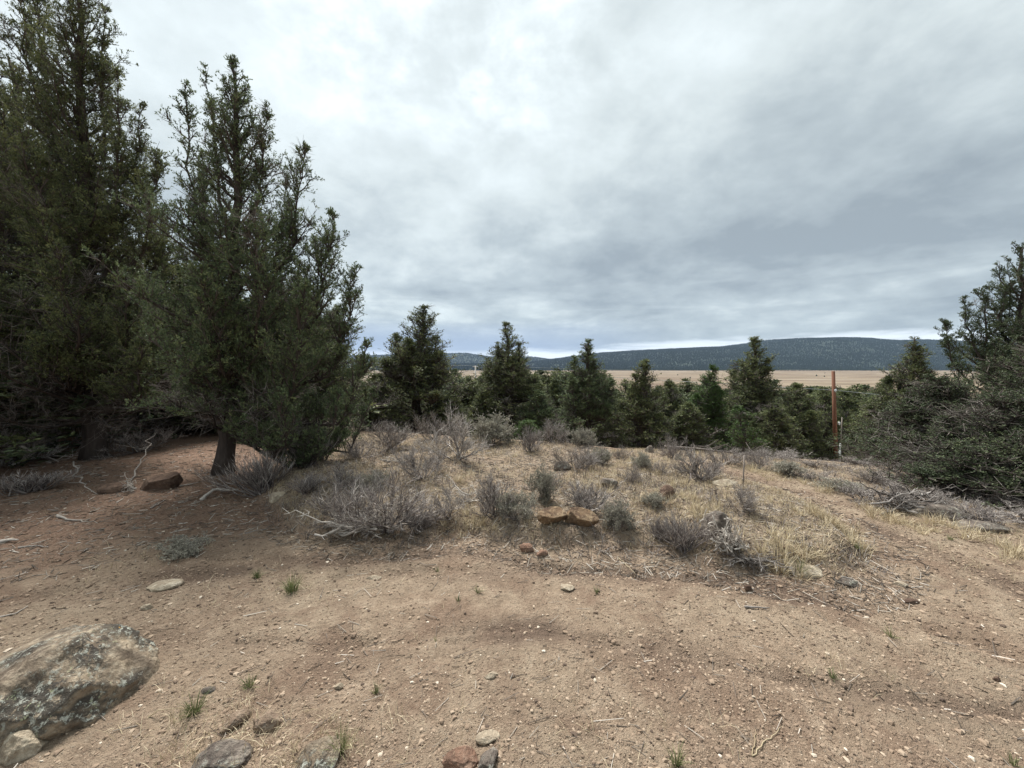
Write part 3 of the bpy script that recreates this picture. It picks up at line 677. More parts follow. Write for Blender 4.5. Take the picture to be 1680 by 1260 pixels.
# the junipers of the slope beyond, copied from a few built trees
protos = []
for i in range(5):
    rng = np.random.default_rng(300 + i)
    st = auto_stems(4.0, [1.3, 1.0, 1.5, .9, 1.2][i], rng, 3, 44, .05)
    e = make_tree('slope_juniper', (0, 0, 0), st, 320 + i, None, None, 'far_or_shaded_leaf' if i % 2 else 'leaf', fit=([1.5, 1.25, 1.7, 1.15, 1.4][i], 4.0), dens=10, lsize=.075, k_sub=9, twig_r=.008, nleaf=6)
    protos.append(e)
rng = np.random.default_rng(9); used = [False] * 5; placed = []; k = 0
SLOPE = 'junipers scattered over the slope below the track'
while len(placed) < 170 and k < 6000:
    k += 1
    y = 19 + 190 * rng.uniform() ** 1.7; x = rng.uniform(-.35, 1.18) * y if rng.uniform() < .85 else rng.uniform(-1.5, -.35) * y
    if abs(y - 17.5 + .12 * x) < 2.2: continue
    if any((x - a) ** 2 + (y - b_) ** 2 < (1.6 + .012 * y) ** 2 for a, b_ in placed): continue
    gz = on(x, y); sc = rng.uniform(.55, 1.25)
    if x / y > -.35:
        pt = 598 + F * (EYE - gz - 4 * sc) / y
        lim = 640 if x / y < .35 else 632
        if pt < lim: sc *= max(.4, (EYE - gz - (lim - 598) * y / F) / (4 * sc)); 
        if sc < .45: continue
    i = int(rng.integers(5))
    e = protos[i] if not used[i] else copy_thing(protos[i]); used[i] = True
    e.location = (x, y, gz - .05); e.rotation_euler.z = rng.uniform(0, 6.28); e.scale = (sc * rng.uniform(.85, 1.2),) * 2 + (sc,)
    tag(e, 'distant dark juniper, one of the many dotting the slope below the track', 'tree', SLOPE); placed.append((x, y))
THK = 'junipers of the shaded thicket behind the tall pair'
rng = np.random.default_rng(19)
for i in range(34):
    y = rng.uniform(9.5, 17) if i < 24 else rng.uniform(5, 9); x = rng.uniform(-1.42, -.5) * y if i < 24 else rng.uniform(-1.9, -1.42) * y
    e = copy_thing(protos[i % 5]); sc = rng.uniform(.75, 1.15); e.location = (x, y, on(x, y) - .3); e.rotation_euler.z = rng.uniform(0, 6.28); e.scale = (sc * 1.25, sc * 1.25, sc)
    tag(e, 'dark juniper of the shaded thicket seen behind the two big trunks', 'tree', THK)
rng = np.random.default_rng(29)
for i in range(100):
    px = 640 + 830 * ((i * .618034) % 1) ; dp = rng.uniform(18.8, 42); p = at(px, rng.uniform(602, 626) if px < 1000 else (rng.uniform(618, 645) if px < 1270 else rng.uniform(630, 650)), dp); gz = on(p[0], p[1]) - .05; H = p[2] - gz
    e = copy_thing(protos[i % 5]); w = H / 4 * rng.uniform(.75, 1.1); e.location = (p[0], p[1], gz); e.rotation_euler.z = rng.uniform(0, 6.28); e.scale = (w, w, H / 4)
    tag(e, 'distant dark juniper, one of the many dotting the slope below the track', 'tree', SLOPE)
# woodland farther down and the tree line under the hill, too many and small to count
ty = 215 + 330 * rng.uniform(size=5200) ** 1.2; tx = rng.uniform(-1.4, 1.4, 5200) * ty
kp = (fbm(tx / 60, ty / 40, None, 3, 12) > rng.uniform(-.4, .6, 5200)) & (ty < 380 + 120 * fbm(tx / 150, ty * 0, None, 2, 4))
tx, ty = tx[kp], ty[kp]; h = rng.uniform(2.5, 5, len(tx))
cones('valley_woodland', tx, ty, hgt(tx, ty), h, h * .38, rng, 'low juniper woodland along the near side of the tan fields', M['far_or_shaded_leaf'], 7)
ty = rng.uniform(2010, 2190, 5200); tx = rng.uniform(-1.4, 1.4, 5200) * ty; h = rng.uniform(7, 13, 5200)
cones('treeline', tx, ty, hgt(tx, ty), h, h * .35, rng, 'dark line of trees where the tan fields meet the hill', M['forest'])
ty = rng.uniform(600, 1950, 26); tx = rng.uniform(-1.2, 1.2, 26) * ty; h = rng.uniform(3, 6, 26)
cones('field_trees', tx, ty, hgt(tx, ty), h, h * .5, rng, 'lone dark specks of trees out on the tan fields', M['forest'])

# ------------------------------------------------------------------ shrubs
def shrub_mesh(kind, seed):
    """unit shrub: radius about 1, height about 1. returns wood Acc, leaf Acc"""
    rng = np.random.default_rng(seed); W, L = Acc(), Acc()
    cfg = dict(bare=(20, 7, 7, 4, 1.25, .015, 1.0), silver=(24, 7, 6, 3, 1.25, .015, .95), skeleton=(12, 7, 7, 5, 1.05, .022, 1.0),
               wisp=(90, 5, 4, 0, .6, .010, .25), dark=(18, 7, 6, 4, .9, .024, .85))[kind]
    n0, n1, n2, n3, sprd, r0, kink = cfg
    az = rng.uniform(0, 6.283, n0); tl = np.abs(rng.normal(0, .6, n0)) * sprd + (.25 if kind != 'wisp' else .1); tl = np.minimum(tl, 1.42)
    D = np.stack([np.sin(tl) * np.cos(az), np.sin(tl) * np.sin(az), np.cos(tl)], 1); B = rng.normal(scale=.07, size=(n0, 3)) * [1, 1, 0]
    ln = rng.uniform(.5, .95, n0); r = np.full(n0, r0)
    for lev, nc in enumerate((n1, n2, n3, 0)):
        n = len(B); pts = [B]; d = D
        for s in range(3):
            d = nrm(d + rng.normal(size=(n, 3)) * .22 * kink + np.array([0, 0, .10])); pts.append(pts[-1] + d * (ln / 3)[:, None])
        tn = rng.uniform(0, 1, n) * .85 + (.35 if kind in ('skeleton',) else .1) + .12 * (lev > 1)
        for s in range(3):
            V, q = prisms(pts[s], pts[s + 1], r * (1 - s * .27), r * (1 - (s + 1) * .27), 3 if lev else 5); W.add(V, q, np.repeat(tn, 2 * (3 if lev else 5)))
        if nc == 0: break
        idx = np.repeat(np.arange(n), nc); f = rng.uniform(.3, 1.0, len(idx)); seg = np.minimum((f * 3).astype(int), 2); u = (f * 3 - seg)[:, None]
        PT = np.stack(pts, 1); B2 = PT[idx, seg] * (1 - u) + PT[idx, seg + 1] * u
        D2 = nrm(PT[idx, seg + 1] - PT[idx, seg]); D2 = nrm(D2 + nrm(rng.normal(size=(len(idx), 3))) * (.75 if kind != 'wisp' else .3) + np.array([0, 0, .22]))
        B, D, ln, r = B2, D2, ln[idx] * rng.uniform(.35, .62, len(idx)), r[idx] * .52
    if kind in ('silver',):
        K = len(B) * 3; idx = np.repeat(np.arange(len(B)), 3); f = rng.uniform(.2, 1.1, (K, 1))
        P = B[idx] + D[idx] * ln[idx][:, None] * f; ld = nrm(D[idx] + rng.normal(size=(K, 3)) * .7 + [0, 0, .3]); s_ = rng.uniform(.04, .085, K)
        leaves(L, P, ld, s_, s_ * .24, rng, rng.uniform(.1, 1, K))
    A_ = np.concatenate(W.V); k = 1 / np.percentile(np.hypot(A_[:, 0], A_[:, 1]), 97); kz = 1 / np.percentile(A_[:, 2], 98.5)
    W.V = [v * np.array([k, k, kz]) for v in W.V]; L.V = [v * np.array([k, k, kz]) for v in L.V]
    return W, L
SH = {}
def shrub_proto(kind, i):
    key = (kind, i)
    if key not in SH:
        W, L = shrub_mesh(kind, 500 + i * 31 + len(kind))
        e = empty('sagebrush'); W.build('branches', M['sage'], e)
        if L.n: L.build('foliage', M['sage_leaf'], e)
        SH[key] = [e, False]
    return SH[key]
SHRUBS = [
    (1560, 800, 110, 36, 'dark', 'grey brush under the wide juniper at the right, behind the thin brown bush'),
    (1640, 826, 130, 40, 'dark', 'dark twiggy bush buried in the skirts of the bushy juniper'),
    (1720, 838, 130, 44, 'dark', 'brown brush at the right picture edge beneath the juniper skirts'),
    (1480, 792, 100, 36, 'bare', 'pale grey brush behind the heap of long dead limbs'),
    (560, 800, 70, 40, 'dark', 'thin dark twiggy bush behind the tangled grey bush'),
    (610, 800, 60, 26, 'silver', 'low grey-green plant between the tangled grey bush and the purple one'),
    (905, 800, 40, 22, 'bare', 'tiny grey bush behind the grey-green one'),
    (1070, 830, 44, 22, 'silver', 'small grey-green plant right of the reddish dark rock'),
    (1080, 880, 60, 30, 'wisp', 'low straw-grey clump behind the wispy bush'),
    (690, 866, 60, 30, 'wisp', 'dry grey clump at the right foot of the widest bush'),
    (752, 754, 150, 74, 'skeleton', 'large bleached bare shrub with pale forking branches near the crest'),
    (640, 868, 210, 100, 'bare', 'widest purple-grey bush, sprawling behind the pile of dead branches'),
    (560, 850, 120, 60, 'bare', 'tangled grey bush behind the left end of the dead branch pile'),
    (735, 850, 90, 50, 'bare', 'low grey bush between the widest bush and the dark-stemmed one'),
    (812, 846, 84, 74, 'dark', 'upright dark-stemmed bush at the front of the clearing'),
    (848, 852, 70, 42, 'silver', 'pale silvery bush hugging the dark-stemmed one'),
    (886, 822, 58, 52, 'silver', 'grey-green bush between the dark-stemmed one and the wedge rocks'),
    (962, 838, 104, 50, 'dark', 'gnarled dark bush right behind the two wedge rocks'),
    (1012, 866, 62, 44, 'silver', 'small silvery bush touching the right wedge rock'),
    (1148, 790, 92, 56, 'dark', 'fan-shaped bare bush left of the thin metal rod'),
    (1225, 840, 84, 46, 'bare', 'rounded grey bush in front of the thin metal rod'),
    (1122, 898, 110, 52, 'wisp', 'straw-grey wispy bush left of the bleached root tangle'),
    (1036, 792, 46, 30, 'bare', 'small spiky bush in the dry grass behind the gnarled one'),
    (868, 742, 64, 42, 'dark', 'dark thin-stemmed bush near the crest, right of the bleached shrub'),
    (946, 768, 84, 40, 'bare', 'low grey bush with a dark rock in front, near the crest'),
    (985, 762, 50, 26, 'silver', 'flat silvery bush near the crest, right of the low grey one'),
    (432, 806, 112, 66, 'wisp', 'tall broom-like grey bush beside the flared juniper trunk'),
    (502, 764, 80, 62, 'wisp', 'broom-like grey bush under the right boughs of the many-topped juniper'),
    (505, 806, 80, 30, 'wisp', 'flattened broom-like bush behind the pale stone'),
    (694, 786, 110, 56, 'bare', 'purple bush in the middle of the clearing below the bleached shrub'),
    (640, 738, 110, 48, 'bare', 'dense purple-brown bush in the shade of the juniper boughs'),
    (590, 752, 90, 36, 'bare', 'low brown bush under the drooping juniper boughs'),
    (712, 722, 80, 44, 'bare', 'grey bush directly behind the bleached shrub'),
    (806, 728, 80, 46, 'silver', 'grey-leaved bush just right of the bleached shrub'),
    (905, 726, 70, 36, 'bare', 'faint grey bush on the crest below the slender juniper'),
    (1052, 768, 38, 24, 'silver', 'tiny grey bush near the far end of the clearing'),
    (1020, 752, 40, 20, 'bare', 'tiny brown bush beside the crest path'),
    (1100, 752, 60, 34, 'bare', 'brown bush at the right side of the crest path'),
    (1084, 776, 44, 22, 'bare', 'low tuft-like bush left of the fan-shaped one'),
    (1190, 762, 70, 30, 'bare', 'grey bush behind the thin metal rod, left side'),
    (1244, 770, 74, 34, 'bare', 'grey bush right of the thin metal rod across the track'),
    (1292, 780, 70, 36, 'silver', 'silvery bush on the track verge below the dark junipers'),
    (1336, 788, 70, 30, 'bare', 'purple-grey bush on the verge left of the red pole'),
    (1382, 806, 76, 32, 'silver', 'grey-green bush on the verge at the foot of the red pole'),
    (1418, 822, 84, 48, 'dark', 'dark twisted bush on the verge right of the red pole'),
    (1460, 828, 84, 46, 'bare', 'purple-grey bush on the verge before the flat verge rock'),
    (1438, 792, 90, 40, 'bare', 'grey bush tucked under the olive junipers on the verge'),
    (1500, 822, 90, 44, 'dark', 'brown bush at the edge of the junipers behind the verge rock'),
    (1612, 860, 110, 56, 'dark', 'bare brown bush under the bushy juniper beside the verge rock'),
    (1690, 862, 110, 48, 'dark', 'bare brown bush at the right picture edge under the junipers'),
    (1556, 832, 80, 34, 'bare', 'thin brown bush behind the verge rock'),
    (16, 762, 150, 80, 'skeleton', 'bleached tangle of dead boughs at the left picture edge'),
    (92, 742, 110, 70, 'skeleton', 'bleached dead boughs left of the thick juniper trunk'),
    (228, 742, 110, 44, 'bare', 'thin dark bush between the two big juniper trunks'),
    (52, 806, 120, 34, 'wisp', 'low wispy bush in the shade at the left picture edge'),
    (300, 905, 80, 20, 'silver', 'flat grey-green plant pressed on the dirt below the stick litter'),
    (1275, 752, 90, 30, 'bare', 'brushy grey bush behind the verge under the see-through juniper'),
    (1340, 766, 90, 22, 'bare', 'brushy grey bush behind the purple one left of the red pole'),
    (1195, 742, 70, 26, 'bare', 'low brown bush under the young bright green juniper'),
    (955, 730, 50, 26, 'silver', 'pale bush on the crest left of the pale road patch'),
    (836, 700, 70, 30, 'bare', 'grey brush at the foot of the narrow-spired juniper'),
    (760, 700, 80, 30, 'bare', 'grey brush behind the bleached shrub at the foot of the junipers'),
    (1410, 762, 80, 22, 'bare', 'grey brush behind the foot of the red pole'),
]
for i, (px, py, w, h, kind, lab) in enumerate(SHRUBS):
    p = hit(px, py); e, u = rec = shrub_proto(kind, i % 5)
    if u: e = copy_thing(e)
    rec[1] = True
    sx = w / 2 / F * p[1] * 1.08; sz = h / F * p[1] * 1.0
    e.location = (p[0], p[1], on(p[0], p[1]) - .015); e.scale = (sx, sx * .85, sz); e.rotation_euler = (.16 * math.sin(i * 3.7), .16 * math.cos(i * 5.3), i * 2.1)
    if px > 1262: e.scale.z *= .62
    tag(e, lab, 'dead shrub' if kind == 'skeleton' else 'shrub', 'shrubs of the clearing and its edges')

# ------------------------------------------------------------------ rocks
def ico(sub):
    t = (1 + 5 ** .5) / 2
    V = [(-1, t, 0), (1, t, 0), (-1, -t, 0), (1, -t, 0), (0, -1, t), (0, 1, t), (0, -1, -t), (0, 1, -t), (t, 0, -1), (t, 0, 1), (-t, 0, -1), (-t, 0, 1)]
    Fc = [(0, 11, 5), (0, 5, 1), (0, 1, 7), (0, 7, 10), (0, 10, 11), (1, 5, 9), (5, 11, 4), (11, 10, 2), (10, 7, 6), (7, 1, 8), (3, 9, 4), (3, 4, 2), (3, 2, 6), (3, 6, 8), (3, 8, 9), (4, 9, 5), (2, 4, 11), (6, 2, 10), (8, 6, 7), (9, 8, 1)]
    V = [np.array(v) / np.linalg.norm(v) for v in V]
    for _ in range(sub):
        c = {}; nf = []
        def mid(a, b):
            k = (min(a, b), max(a, b))
            if k not in c: v = V[a] + V[b]; c[k] = len(V); V.append(v / np.linalg.norm(v))
            return c[k]
        for a, b, d in Fc:
            x, y, z = mid(a, b), mid(b, d), mid(d, a); nf += [(a, x, z), (b, y, x), (d, z, y), (x, y, z)]
        Fc = nf
    return np.array(V), np.array(Fc)
ICO = {s: ico(s) for s in (0, 1, 4, 5)}
def rock(name, loc, size, rot, seed, mat, label, group=None, sub=4, facets=9, noise=.10, sharp=.9, planes=None):
    rng = np.random.default_rng(seed); V, Fc = ICO[sub]
    N = nrm(rng.normal(size=(facets, 3))); dd = rng.uniform(.55, .95, facets)
    if planes is not None: N = nrm(np.array([p[:3] for p in planes], float)); dd = np.array([p[3] for p in planes])
    dots = V @ N.T; rr = np.where(dots > .05, dd[None] / np.maximum(dots, .05), 9); rad = np.minimum(rr.min(1), 1.0)
    rad = sharp * rad + (1 - sharp) * .85
    rad = rad * (1 + noise * fbm(V[:, 0] * 2.2 + seed, V[:, 1] * 2.2, V[:, 2] * 2.2, 5, seed, .55))
    P = V * rad[:, None] * np.array(size) / 2
    c, s = math.cos(rot), math.sin(rot)
    P = np.stack([P[:, 0] * c - P[:, 1] * s, P[:, 0] * s + P[:, 1] * c, P[:, 2]], 1)
    o = mk(name, P, Fc, M[mat], None, None, True); o.location = loc
    try: o.data.shade_smooth()
    except Exception: pass
    return tag(o, label, 'boulder' if name == 'boulder' else 'rock', group)
def prock(px, py, w, h, rot, seed, mat, lab, dz=.3, name='rock', asp=.7, **kw):
    p = hit(px, py); m = p[1] / F; W, H = w * m, h * m
    z = on(p[0], p[1])
    return rock(name, (p[0], p[1] + W * asp * .3, z + H * .5 - H * dz), (W * 1.1, W * asp, H * (1 + dz) * 1.1), rot, seed, mat, lab, **kw)
rock('boulder', (-2.17, 1.78, -.01), (.78, .74, .66), 0, 8, 'boulder', 'big rounded boulder crusted with black and pale lichen', sub=5, noise=.20, sharp=.78,
     planes=[(-.35, -.05, 1, .78), (.25, -.6, 1, .82), (1, -.35, .12, .82), (.95, -.9, -.45, .74), (.25, -1, .05, .80), (-.7, -1, .25, .84), (1, .6, .2, .84), (-1, .3, .3, .92), (0, 1, .4, .8), (.8, .2, .8, .78)])
G_R = 'rocks lying about the track and clearing'
ROCKS = [
    (12, 1256, 70, 50, .3, 21, 'pale_rock', 'tan block of stone in the corner below the big boulder'),
    (432, 1196, 46, 22, .2, 22, 'dirt_rock', 'half-buried rounded stone right of the boulder among dry stems'),
    (382, 1192, 42, 18, .9, 23, 'dirt_rock', 'half-buried stone nearest the right side of the boulder'),
    (352, 1266, 90, 28, .1, 24, 'grey_rock', 'lichen-covered stone at the bottom edge, left of the crumbly one'),
    (515, 1266, 90, 32, .4, 25, 'boulder', 'dark rough lichen stone at the bottom edge beside a grass tuft'),
    (755, 1262, 60, 20, .2, 26, 'red_rock', 'rusty red crumbling stone at the middle of the bottom edge'),
    (800, 1266, 50, 20, 1.2, 27, 'grey_rock', 'grey cracked stone touching the rusty red one'),
    (908, 864, 52, 28, .3, 28, 'brown_rock', 'left one of the two wedge-shaped brown rocks'),
    (955, 871, 54, 34, -.3, 29, 'brown_rock', 'right one of the two wedge-shaped brown rocks'),
    (865, 908, 27, 20, .3, 30, 'red_rock', 'squarish red stone in front of the clearing'),
    (889, 914, 22, 12, .5, 31, 'red_rock', 'small pale red stone next to the squarish red one'),
    (1184, 884, 52, 46, -.6, 32, 'grey_rock', 'dark slab tilted up behind the bleached root tangle'),
    (1330, 948, 60, 18, -.45, 33, 'pale_rock', 'long pale yellow stone at the tip of the clearing'),
    (1392, 960, 34, 10, -.4, 34, 'grey_rock', 'flat grey stone just beyond the long pale yellow one'),
    (250, 806, 62, 32, .15, 35, 'duff_rock', 'brown flat-topped rock between the two big juniper trunks'),
    (178, 808, 50, 14, .1, 36, 'duff_rock', 'low brown slab left of the flat-topped rock'),
    (452, 822, 30, 16, .2, 37, 'pale_rock', 'pale stone in front of the broom-like bush'),
    (568, 846, 34, 16, .4, 38, 'brown_rock', 'orange-brown stone half hidden in the tangled grey bush'),
    (1095, 818, 40, 22, .8, 39, 'duff_rock', 'reddish dark rock in the dry grass of the clearing'),
    (1000, 800, 34, 18, .3, 40, 'grey_rock', 'dark rock in the grass behind the wedge rocks'),
    (926, 771, 34, 14, .3, 41, 'grey_rock', 'dark flat rock in front of the low bush near the crest'),
    (1196, 798, 40, 10, -.2, 42, 'pale_rock', 'whitish flat rock at the foot of the thin metal rod'),
    (1112, 755, 16, 12, .2, 43, 'pale_rock', 'small tan stone at the far end of the clearing'),
    (1066, 742, 18, 12, .2, 44, 'grey_rock', 'grey pointed stone on the crest path'),
    (1560, 852, 84, 20, -.25, 45, 'grey_rock', 'long dark flat rock on the right verge of the track'),
    (1622, 872, 70, 12, -.3, 46, 'grey_rock', 'low slab continuing the flat verge rock to the right'),
    (262, 968, 50, 10, .3, 47, 'pale_rock', 'flat pale stone set flush in the dirt'),
    (238, 1000, 20, 8, .2, 48, 'pale_rock', 'small whitish stone below the flush pale one'),
    (1228, 966, 14, 6, .2, 49, 'duff_rock', 'small brown stone on the dirt below the clearing tip'),
    (1640, 1120, 16, 10, .2, 50, 'duff_rock', 'single dark round stone on the right part of the track'),
    (1480, 962, 20, 6, -.3, 51, 'pale_rock', 'small pale chip of stone on the right track'),
    (930, 968, 26, 5, .1, 52, 'pale_rock', 'thin pale stone lying flush in the middle of the dirt'),
    (612, 952, 24, 6, .2, 53, 'pale_rock', 'flat pale stone right of the green grass tuft'),
    (555, 1128, 14, 7, .2, 54, 'pale_rock', 'round pale pebble in front of the small green sprout'),
    (806, 1112, 24, 6, .2, 55, 'pale_rock', 'flush pale stone in the centre of the foreground dirt'),
    (800, 1218, 40, 10, .2, 56, 'pale_rock', 'flush pale stone just above the rusty red one'),
    (338, 1140, 24, 10, .2, 57, 'grey_rock', 'small stone between the boulder and the green tuft'),
    (1500, 990, 26, 5, .2, 58, 'duff_rock', 'flat brown stone on the track below the pale chip'),
    (20, 1110, 36, 12, .2, 59, 'brown_rock', 'low brown stone behind the left end of the boulder'),
]
for r_ in ROCKS:
    if r_[0] in (908,) and r_[1] == 864:
        prock(*r_[:8], group=G_R, dz=.02, planes=[(-.05, -.45, 1, .45), (-1, -.3, .35, .85), (1, 0, .4, .8), (.15, -1, -.75, .52), (0, 1, .3, .8), (-.7, -.9, -.3, .66)])
    elif r_[0] == 955:
        prock(*r_[:8], group=G_R, dz=.02, planes=[(.45, -.45, 1, .42), (-1, -.2, .3, .75), (.1, -1, -.7, .48), (-.7, -.9, .1, .60), (.9, -.6, -.8, .7), (0, 1, .2, .8)])
    elif r_[0] == 1186:
        prock(*r_[:8], group=G_R, dz=.15, planes=[(.8, .1, .8, .45), (-1, -.1, .1, .8), (0, -1, .15, .5), (0, 1, .2, .7)])
    elif r_[0] == 250:
        prock(*r_[:8], group=G_R, dz=.15, planes=[(-.3, -.25, 1, .36), (1, -.2, -.1, .74), (.1, -1, -.35, .48), (-1, -.6, .5, .5), (0, 1, .2, .8)], noise=.16, sharp=1.0)
    elif r_[4] in (.2,) and r_[3] <= 10:
        prock(*r_[:8], group=G_R, dz=.5, asp=.6, facets=7)
    elif r_[1] > 1180:
        prock(*r_[:8], group=G_R, dz=.52, noise=.16, sub=5)
    else:
        prock(*r_[:8], group=G_R)

# ------------------------------------------------------------------ dead wood lying about
def stick(name, pts, r, seed, mat, label, cat='stick', side=5, group=None, zs=None):
    """a branch through ground pixels; zs lifts the points above the soil"""
    rng = np.random.default_rng(seed); A = Acc()
    P = []
    for i, (px, py) in enumerate(pts):
        h = hit(px, py); P.append([h[0], h[1], on(h[0], h[1]) + r * .7 + (zs[i] if zs else 0)])
    P = np.array(P); o0 = P[0].copy(); P = P - o0
    cum = np.linspace(0, 1, len(P)); tt = np.linspace(0, 1, max(10, len(P) * 4))
    Q = np.stack([np.interp(tt, cum, P[:, k]) for k in range(3)], 1); Ls = np.linalg.norm(P[-1]) + .01
    Q[1:-1] += rng.normal(scale=.012 * Ls, size=(len(Q) - 2, 3)) * [1, 1, .35]
    V, Fq = tube(Q, r * (1 - .7 * tt), 7, .2 if r > .008 else 0, seed); A.add(V, Fq, rng.uniform(.4, .8))
    for k in range(side):
        f = rng.uniform(.3, .95); b = Q[int(f * (len(Q) - 1))]; d = nrm(P[-1] - P[0] + rng.normal(size=3) * Ls * .8) * [1, 1, .25]; d[2] = abs(d[2]) + .1
        e = b + nrm(d) * rng.uniform(.08, .3) * Ls; m_ = (b + e) / 2 + rng.normal(scale=.02 * Ls, size=3)
        V, q = prisms(np.array([b, m_]), np.array([m_, e]), r * .4, r * .22, 4); A.add(V, q, .5)
    o = A.build(name, M[mat], None, True); o.location = o0
    return tag(o, label, cat, group)
G_S = 'dead sticks on the ground'
stick('fallen_branch', [(214, 790), (236, 768), (258, 740)], .012, 1, 'bleached', 'white bare stick leaning up beside the flat-topped brown rock', side=3, zs=[0, .16, .34], group=G_S)
stick('fallen_branch', [(94, 848), (112, 854), (145, 857)], .013, 2, 'bleached', 'white curved stick on the brown litter below the thick trunk', side=1, group=G_S)
stick('fallen_branch', [(248, 834), (262, 826), (272, 820)], .008, 3, 'bleached', 'short pale stick in front of the flat-topped brown rock', side=1, group=G_S)
stick('fallen_branch', [(295, 798), (312, 795), (326, 792)], .010, 4, 'bleached', 'pale stick right of the flat-topped brown rock', side=0, group=G_S)
stick('fallen_branch', [(0, 892), (16, 888), (30, 888)], .020, 5, 'bleached', 'short grey chunk of wood at the left picture edge', side=0, group=G_S)
stick('fallen_branch', [(95, 910), (108, 908), (122, 906)], .007, 6, 'bleached', 'pale straight twig on the litter at the left', side=1, group=G_S)
stick('fallen_branch', [(0, 1014), (26, 1008), (46, 995)], .006, 7, 'bleached', 'long curved white twig on the dirt above the boulder', side=0, group=G_S)
stick('fallen_branch', [(280, 876), (296, 872), (312, 868)], .008, 8, 'bleached', 'pale twig on the litter left of the branch pile', side=1, group=G_S)
stick('fallen_branch', [(122, 775), (130, 798), (160, 812)], .011, 9, 'bleached', 'crooked pale bough below the thick juniper trunk', side=5, zs=[.15, .06, 0], group=G_S)
stick('fallen_branch', [(30, 900), (60, 896), (80, 899)], .009, 10, 'bleached', 'grey splintered twig on the dirt near the left edge', side=2, group=G_S)
stick('fallen_branch', [(1208, 1090), (1222, 1098), (1236, 1104)], .004, 11, 'twig', 'thin dark twig lying in the right foreground dirt', side=2, group=G_S)
stick('fallen_branch', [(1222, 997), (1240, 998), (1262, 999)], .008, 12, 'twig', 'dark brown stick below the tip of the clearing', side=1, group=G_S)
stick('fallen_branch', [(1012, 915), (1028, 928), (1042, 942)], .004, 13, 'straw', 'long straw-coloured stem on the dirt before the wedge rocks', side=1, group=G_S)
stick('fallen_branch', [(1234, 1242), (1262, 1215), (1284, 1192)], .003, 14, 'straw', 'curved straw-coloured stem in the right foreground', side=1, group=G_S)
stick('fallen_branch', [(1234, 1242), (1238, 1220), (1240, 1196)], .003, 15, 'straw', 'straight straw-coloured stem meeting the curved one', side=0, group=G_S)
stick('fallen_branch', [(390, 880), (420, 872), (446, 868)], .009, 16, 'twig', 'dark stick on the red soil left of the branch pile', side=1, group=G_S)
stick('fallen_branch', [(330, 822), (352, 812), (392, 812)], .022, 17, 'bleached', 'thick weathered branch at the foot of the broom-like bush', side=6, zs=[0, .05, .05], group=G_S)
stick('fallen_branch', [(1090, 742), (1180, 752), (1275, 752)], .022, 18, 'bark', 'dark fallen juniper limb along the crest under the green junipers', side=16, zs=[.12, .12, .02], group=G_S)
stick('fallen_branch', [(240, 1180), (262, 1176), (318, 1162)], .003, 19, 'straw', 'bent straw stem arching beside the boulder', side=0, zs=[0, .03, 0], group=G_S)
stick('fallen_branch', [(1380, 948), (1400, 952), (1415, 962)], .008, 20, 'bleached', 'grey stick beyond the long pale yellow stone', side=2, group=G_S)

def pile(name, px, py, w, h, n, seed, mat, label, r=.012, arch=.6, cat='branch pile'):
    """dead boughs thrown together: curved tapering branches with spurs, one heap that lies as one"""
    rng = np.random.default_rng(seed); A = Acc(); p = hit(px, py); m = p[1] / F; W, H = w * m / 2, h * m
    for i in range(n):
        a = rng.uniform(0, 6.283) if rng.uniform() < .4 else rng.normal(0, .5) + (0 if rng.uniform() < .5 else math.pi)
        c = np.array([rng.uniform(-.55, .55) * W, rng.uniform(-.35, .35) * W * .6, rng.uniform(0, .35) * H]); L = rng.uniform(.4, 1.0) * W
        d = np.array([math.cos(a), math.sin(a) * .7, 0]); t = np.linspace(-.5, .7, 9)
        Q = c + d * (t * L)[:, None] + np.array([0, 0, 1.]) * (np.clip(t + .3, 0, 1) ** 1.5 * H * rng.uniform(-.1, arch) + rng.uniform(0, .2) * H)[:, None] + np.cumsum(rng.normal(scale=.035 * L, size=(9, 3)), 0)
        Q[:, 2] = np.maximum(Q[:, 2], .005)
        rr = r * rng.uniform(.4, 1.2); V, Fq = tube(Q, rr * (1 - .75 * (t + .5) / 1.2), 5, 0, seed + i); tn = rng.uniform(.1, 1); A.add(V, Fq, tn)
        for lev in range(7):
            b = Q[rng.integers(2, 9)]; e = b + nrm(d + rng.normal(size=3) * .8) * rng.uniform(.12, .4) * L * .6; e[2] = max(e[2], .01)
            mm = (b + e) / 2 + rng.normal(scale=.02, size=3); ee = mm + nrm(e - b + rng.normal(size=3) * .1) * .1 * L
            V, q = prisms(np.array([b, mm, mm]), np.array([mm, e, ee]), rr * .4, rr * .2, 3); A.add(V, q, min(1, tn + .1))
    o = A.build(name, M[mat], None, True); o.location = (p[0], p[1], on(p[0], p[1])); return tag(o, label, cat)
pile('branch_pile', 590, 872, 190, 52, 36, 61, 'bleached', 'pile of whitish dead branches on the near edge of the clearing', .013, .9)
pile('branch_pile', 770, 826, 100, 34, 14, 62, 'bleached', 'few crossed pale branches beside the dark-stemmed bush', .009, .7)
pile('root_tangle', 1196, 908, 70, 44, 26, 63, 'bleached', 'bleached curly root tangle in front of the tilted dark slab', .010, 1.4, 'dead roots')
pile('branch_pile', 1240, 928, 110, 26, 30, 64, 'twig', 'flattened heap of grey twigs trailing down to the long pale stone', .007, .5)
pile('branch_pile', 648, 762, 60, 20, 10, 65, 'bleached', 'small heap of white sticks in the middle of the clearing', .010, .6)
pile('branch_pile', 210, 808, 34, 26, 10, 66, 'bleached', 'small pale twiggy stump left of the flat-topped brown rock', .007, 1.2)
pile('branch_pile', 1490, 838, 150, 46, 30, 67, 'twig', 'heap of long grey dead limbs under the verge junipers', .012, .8)

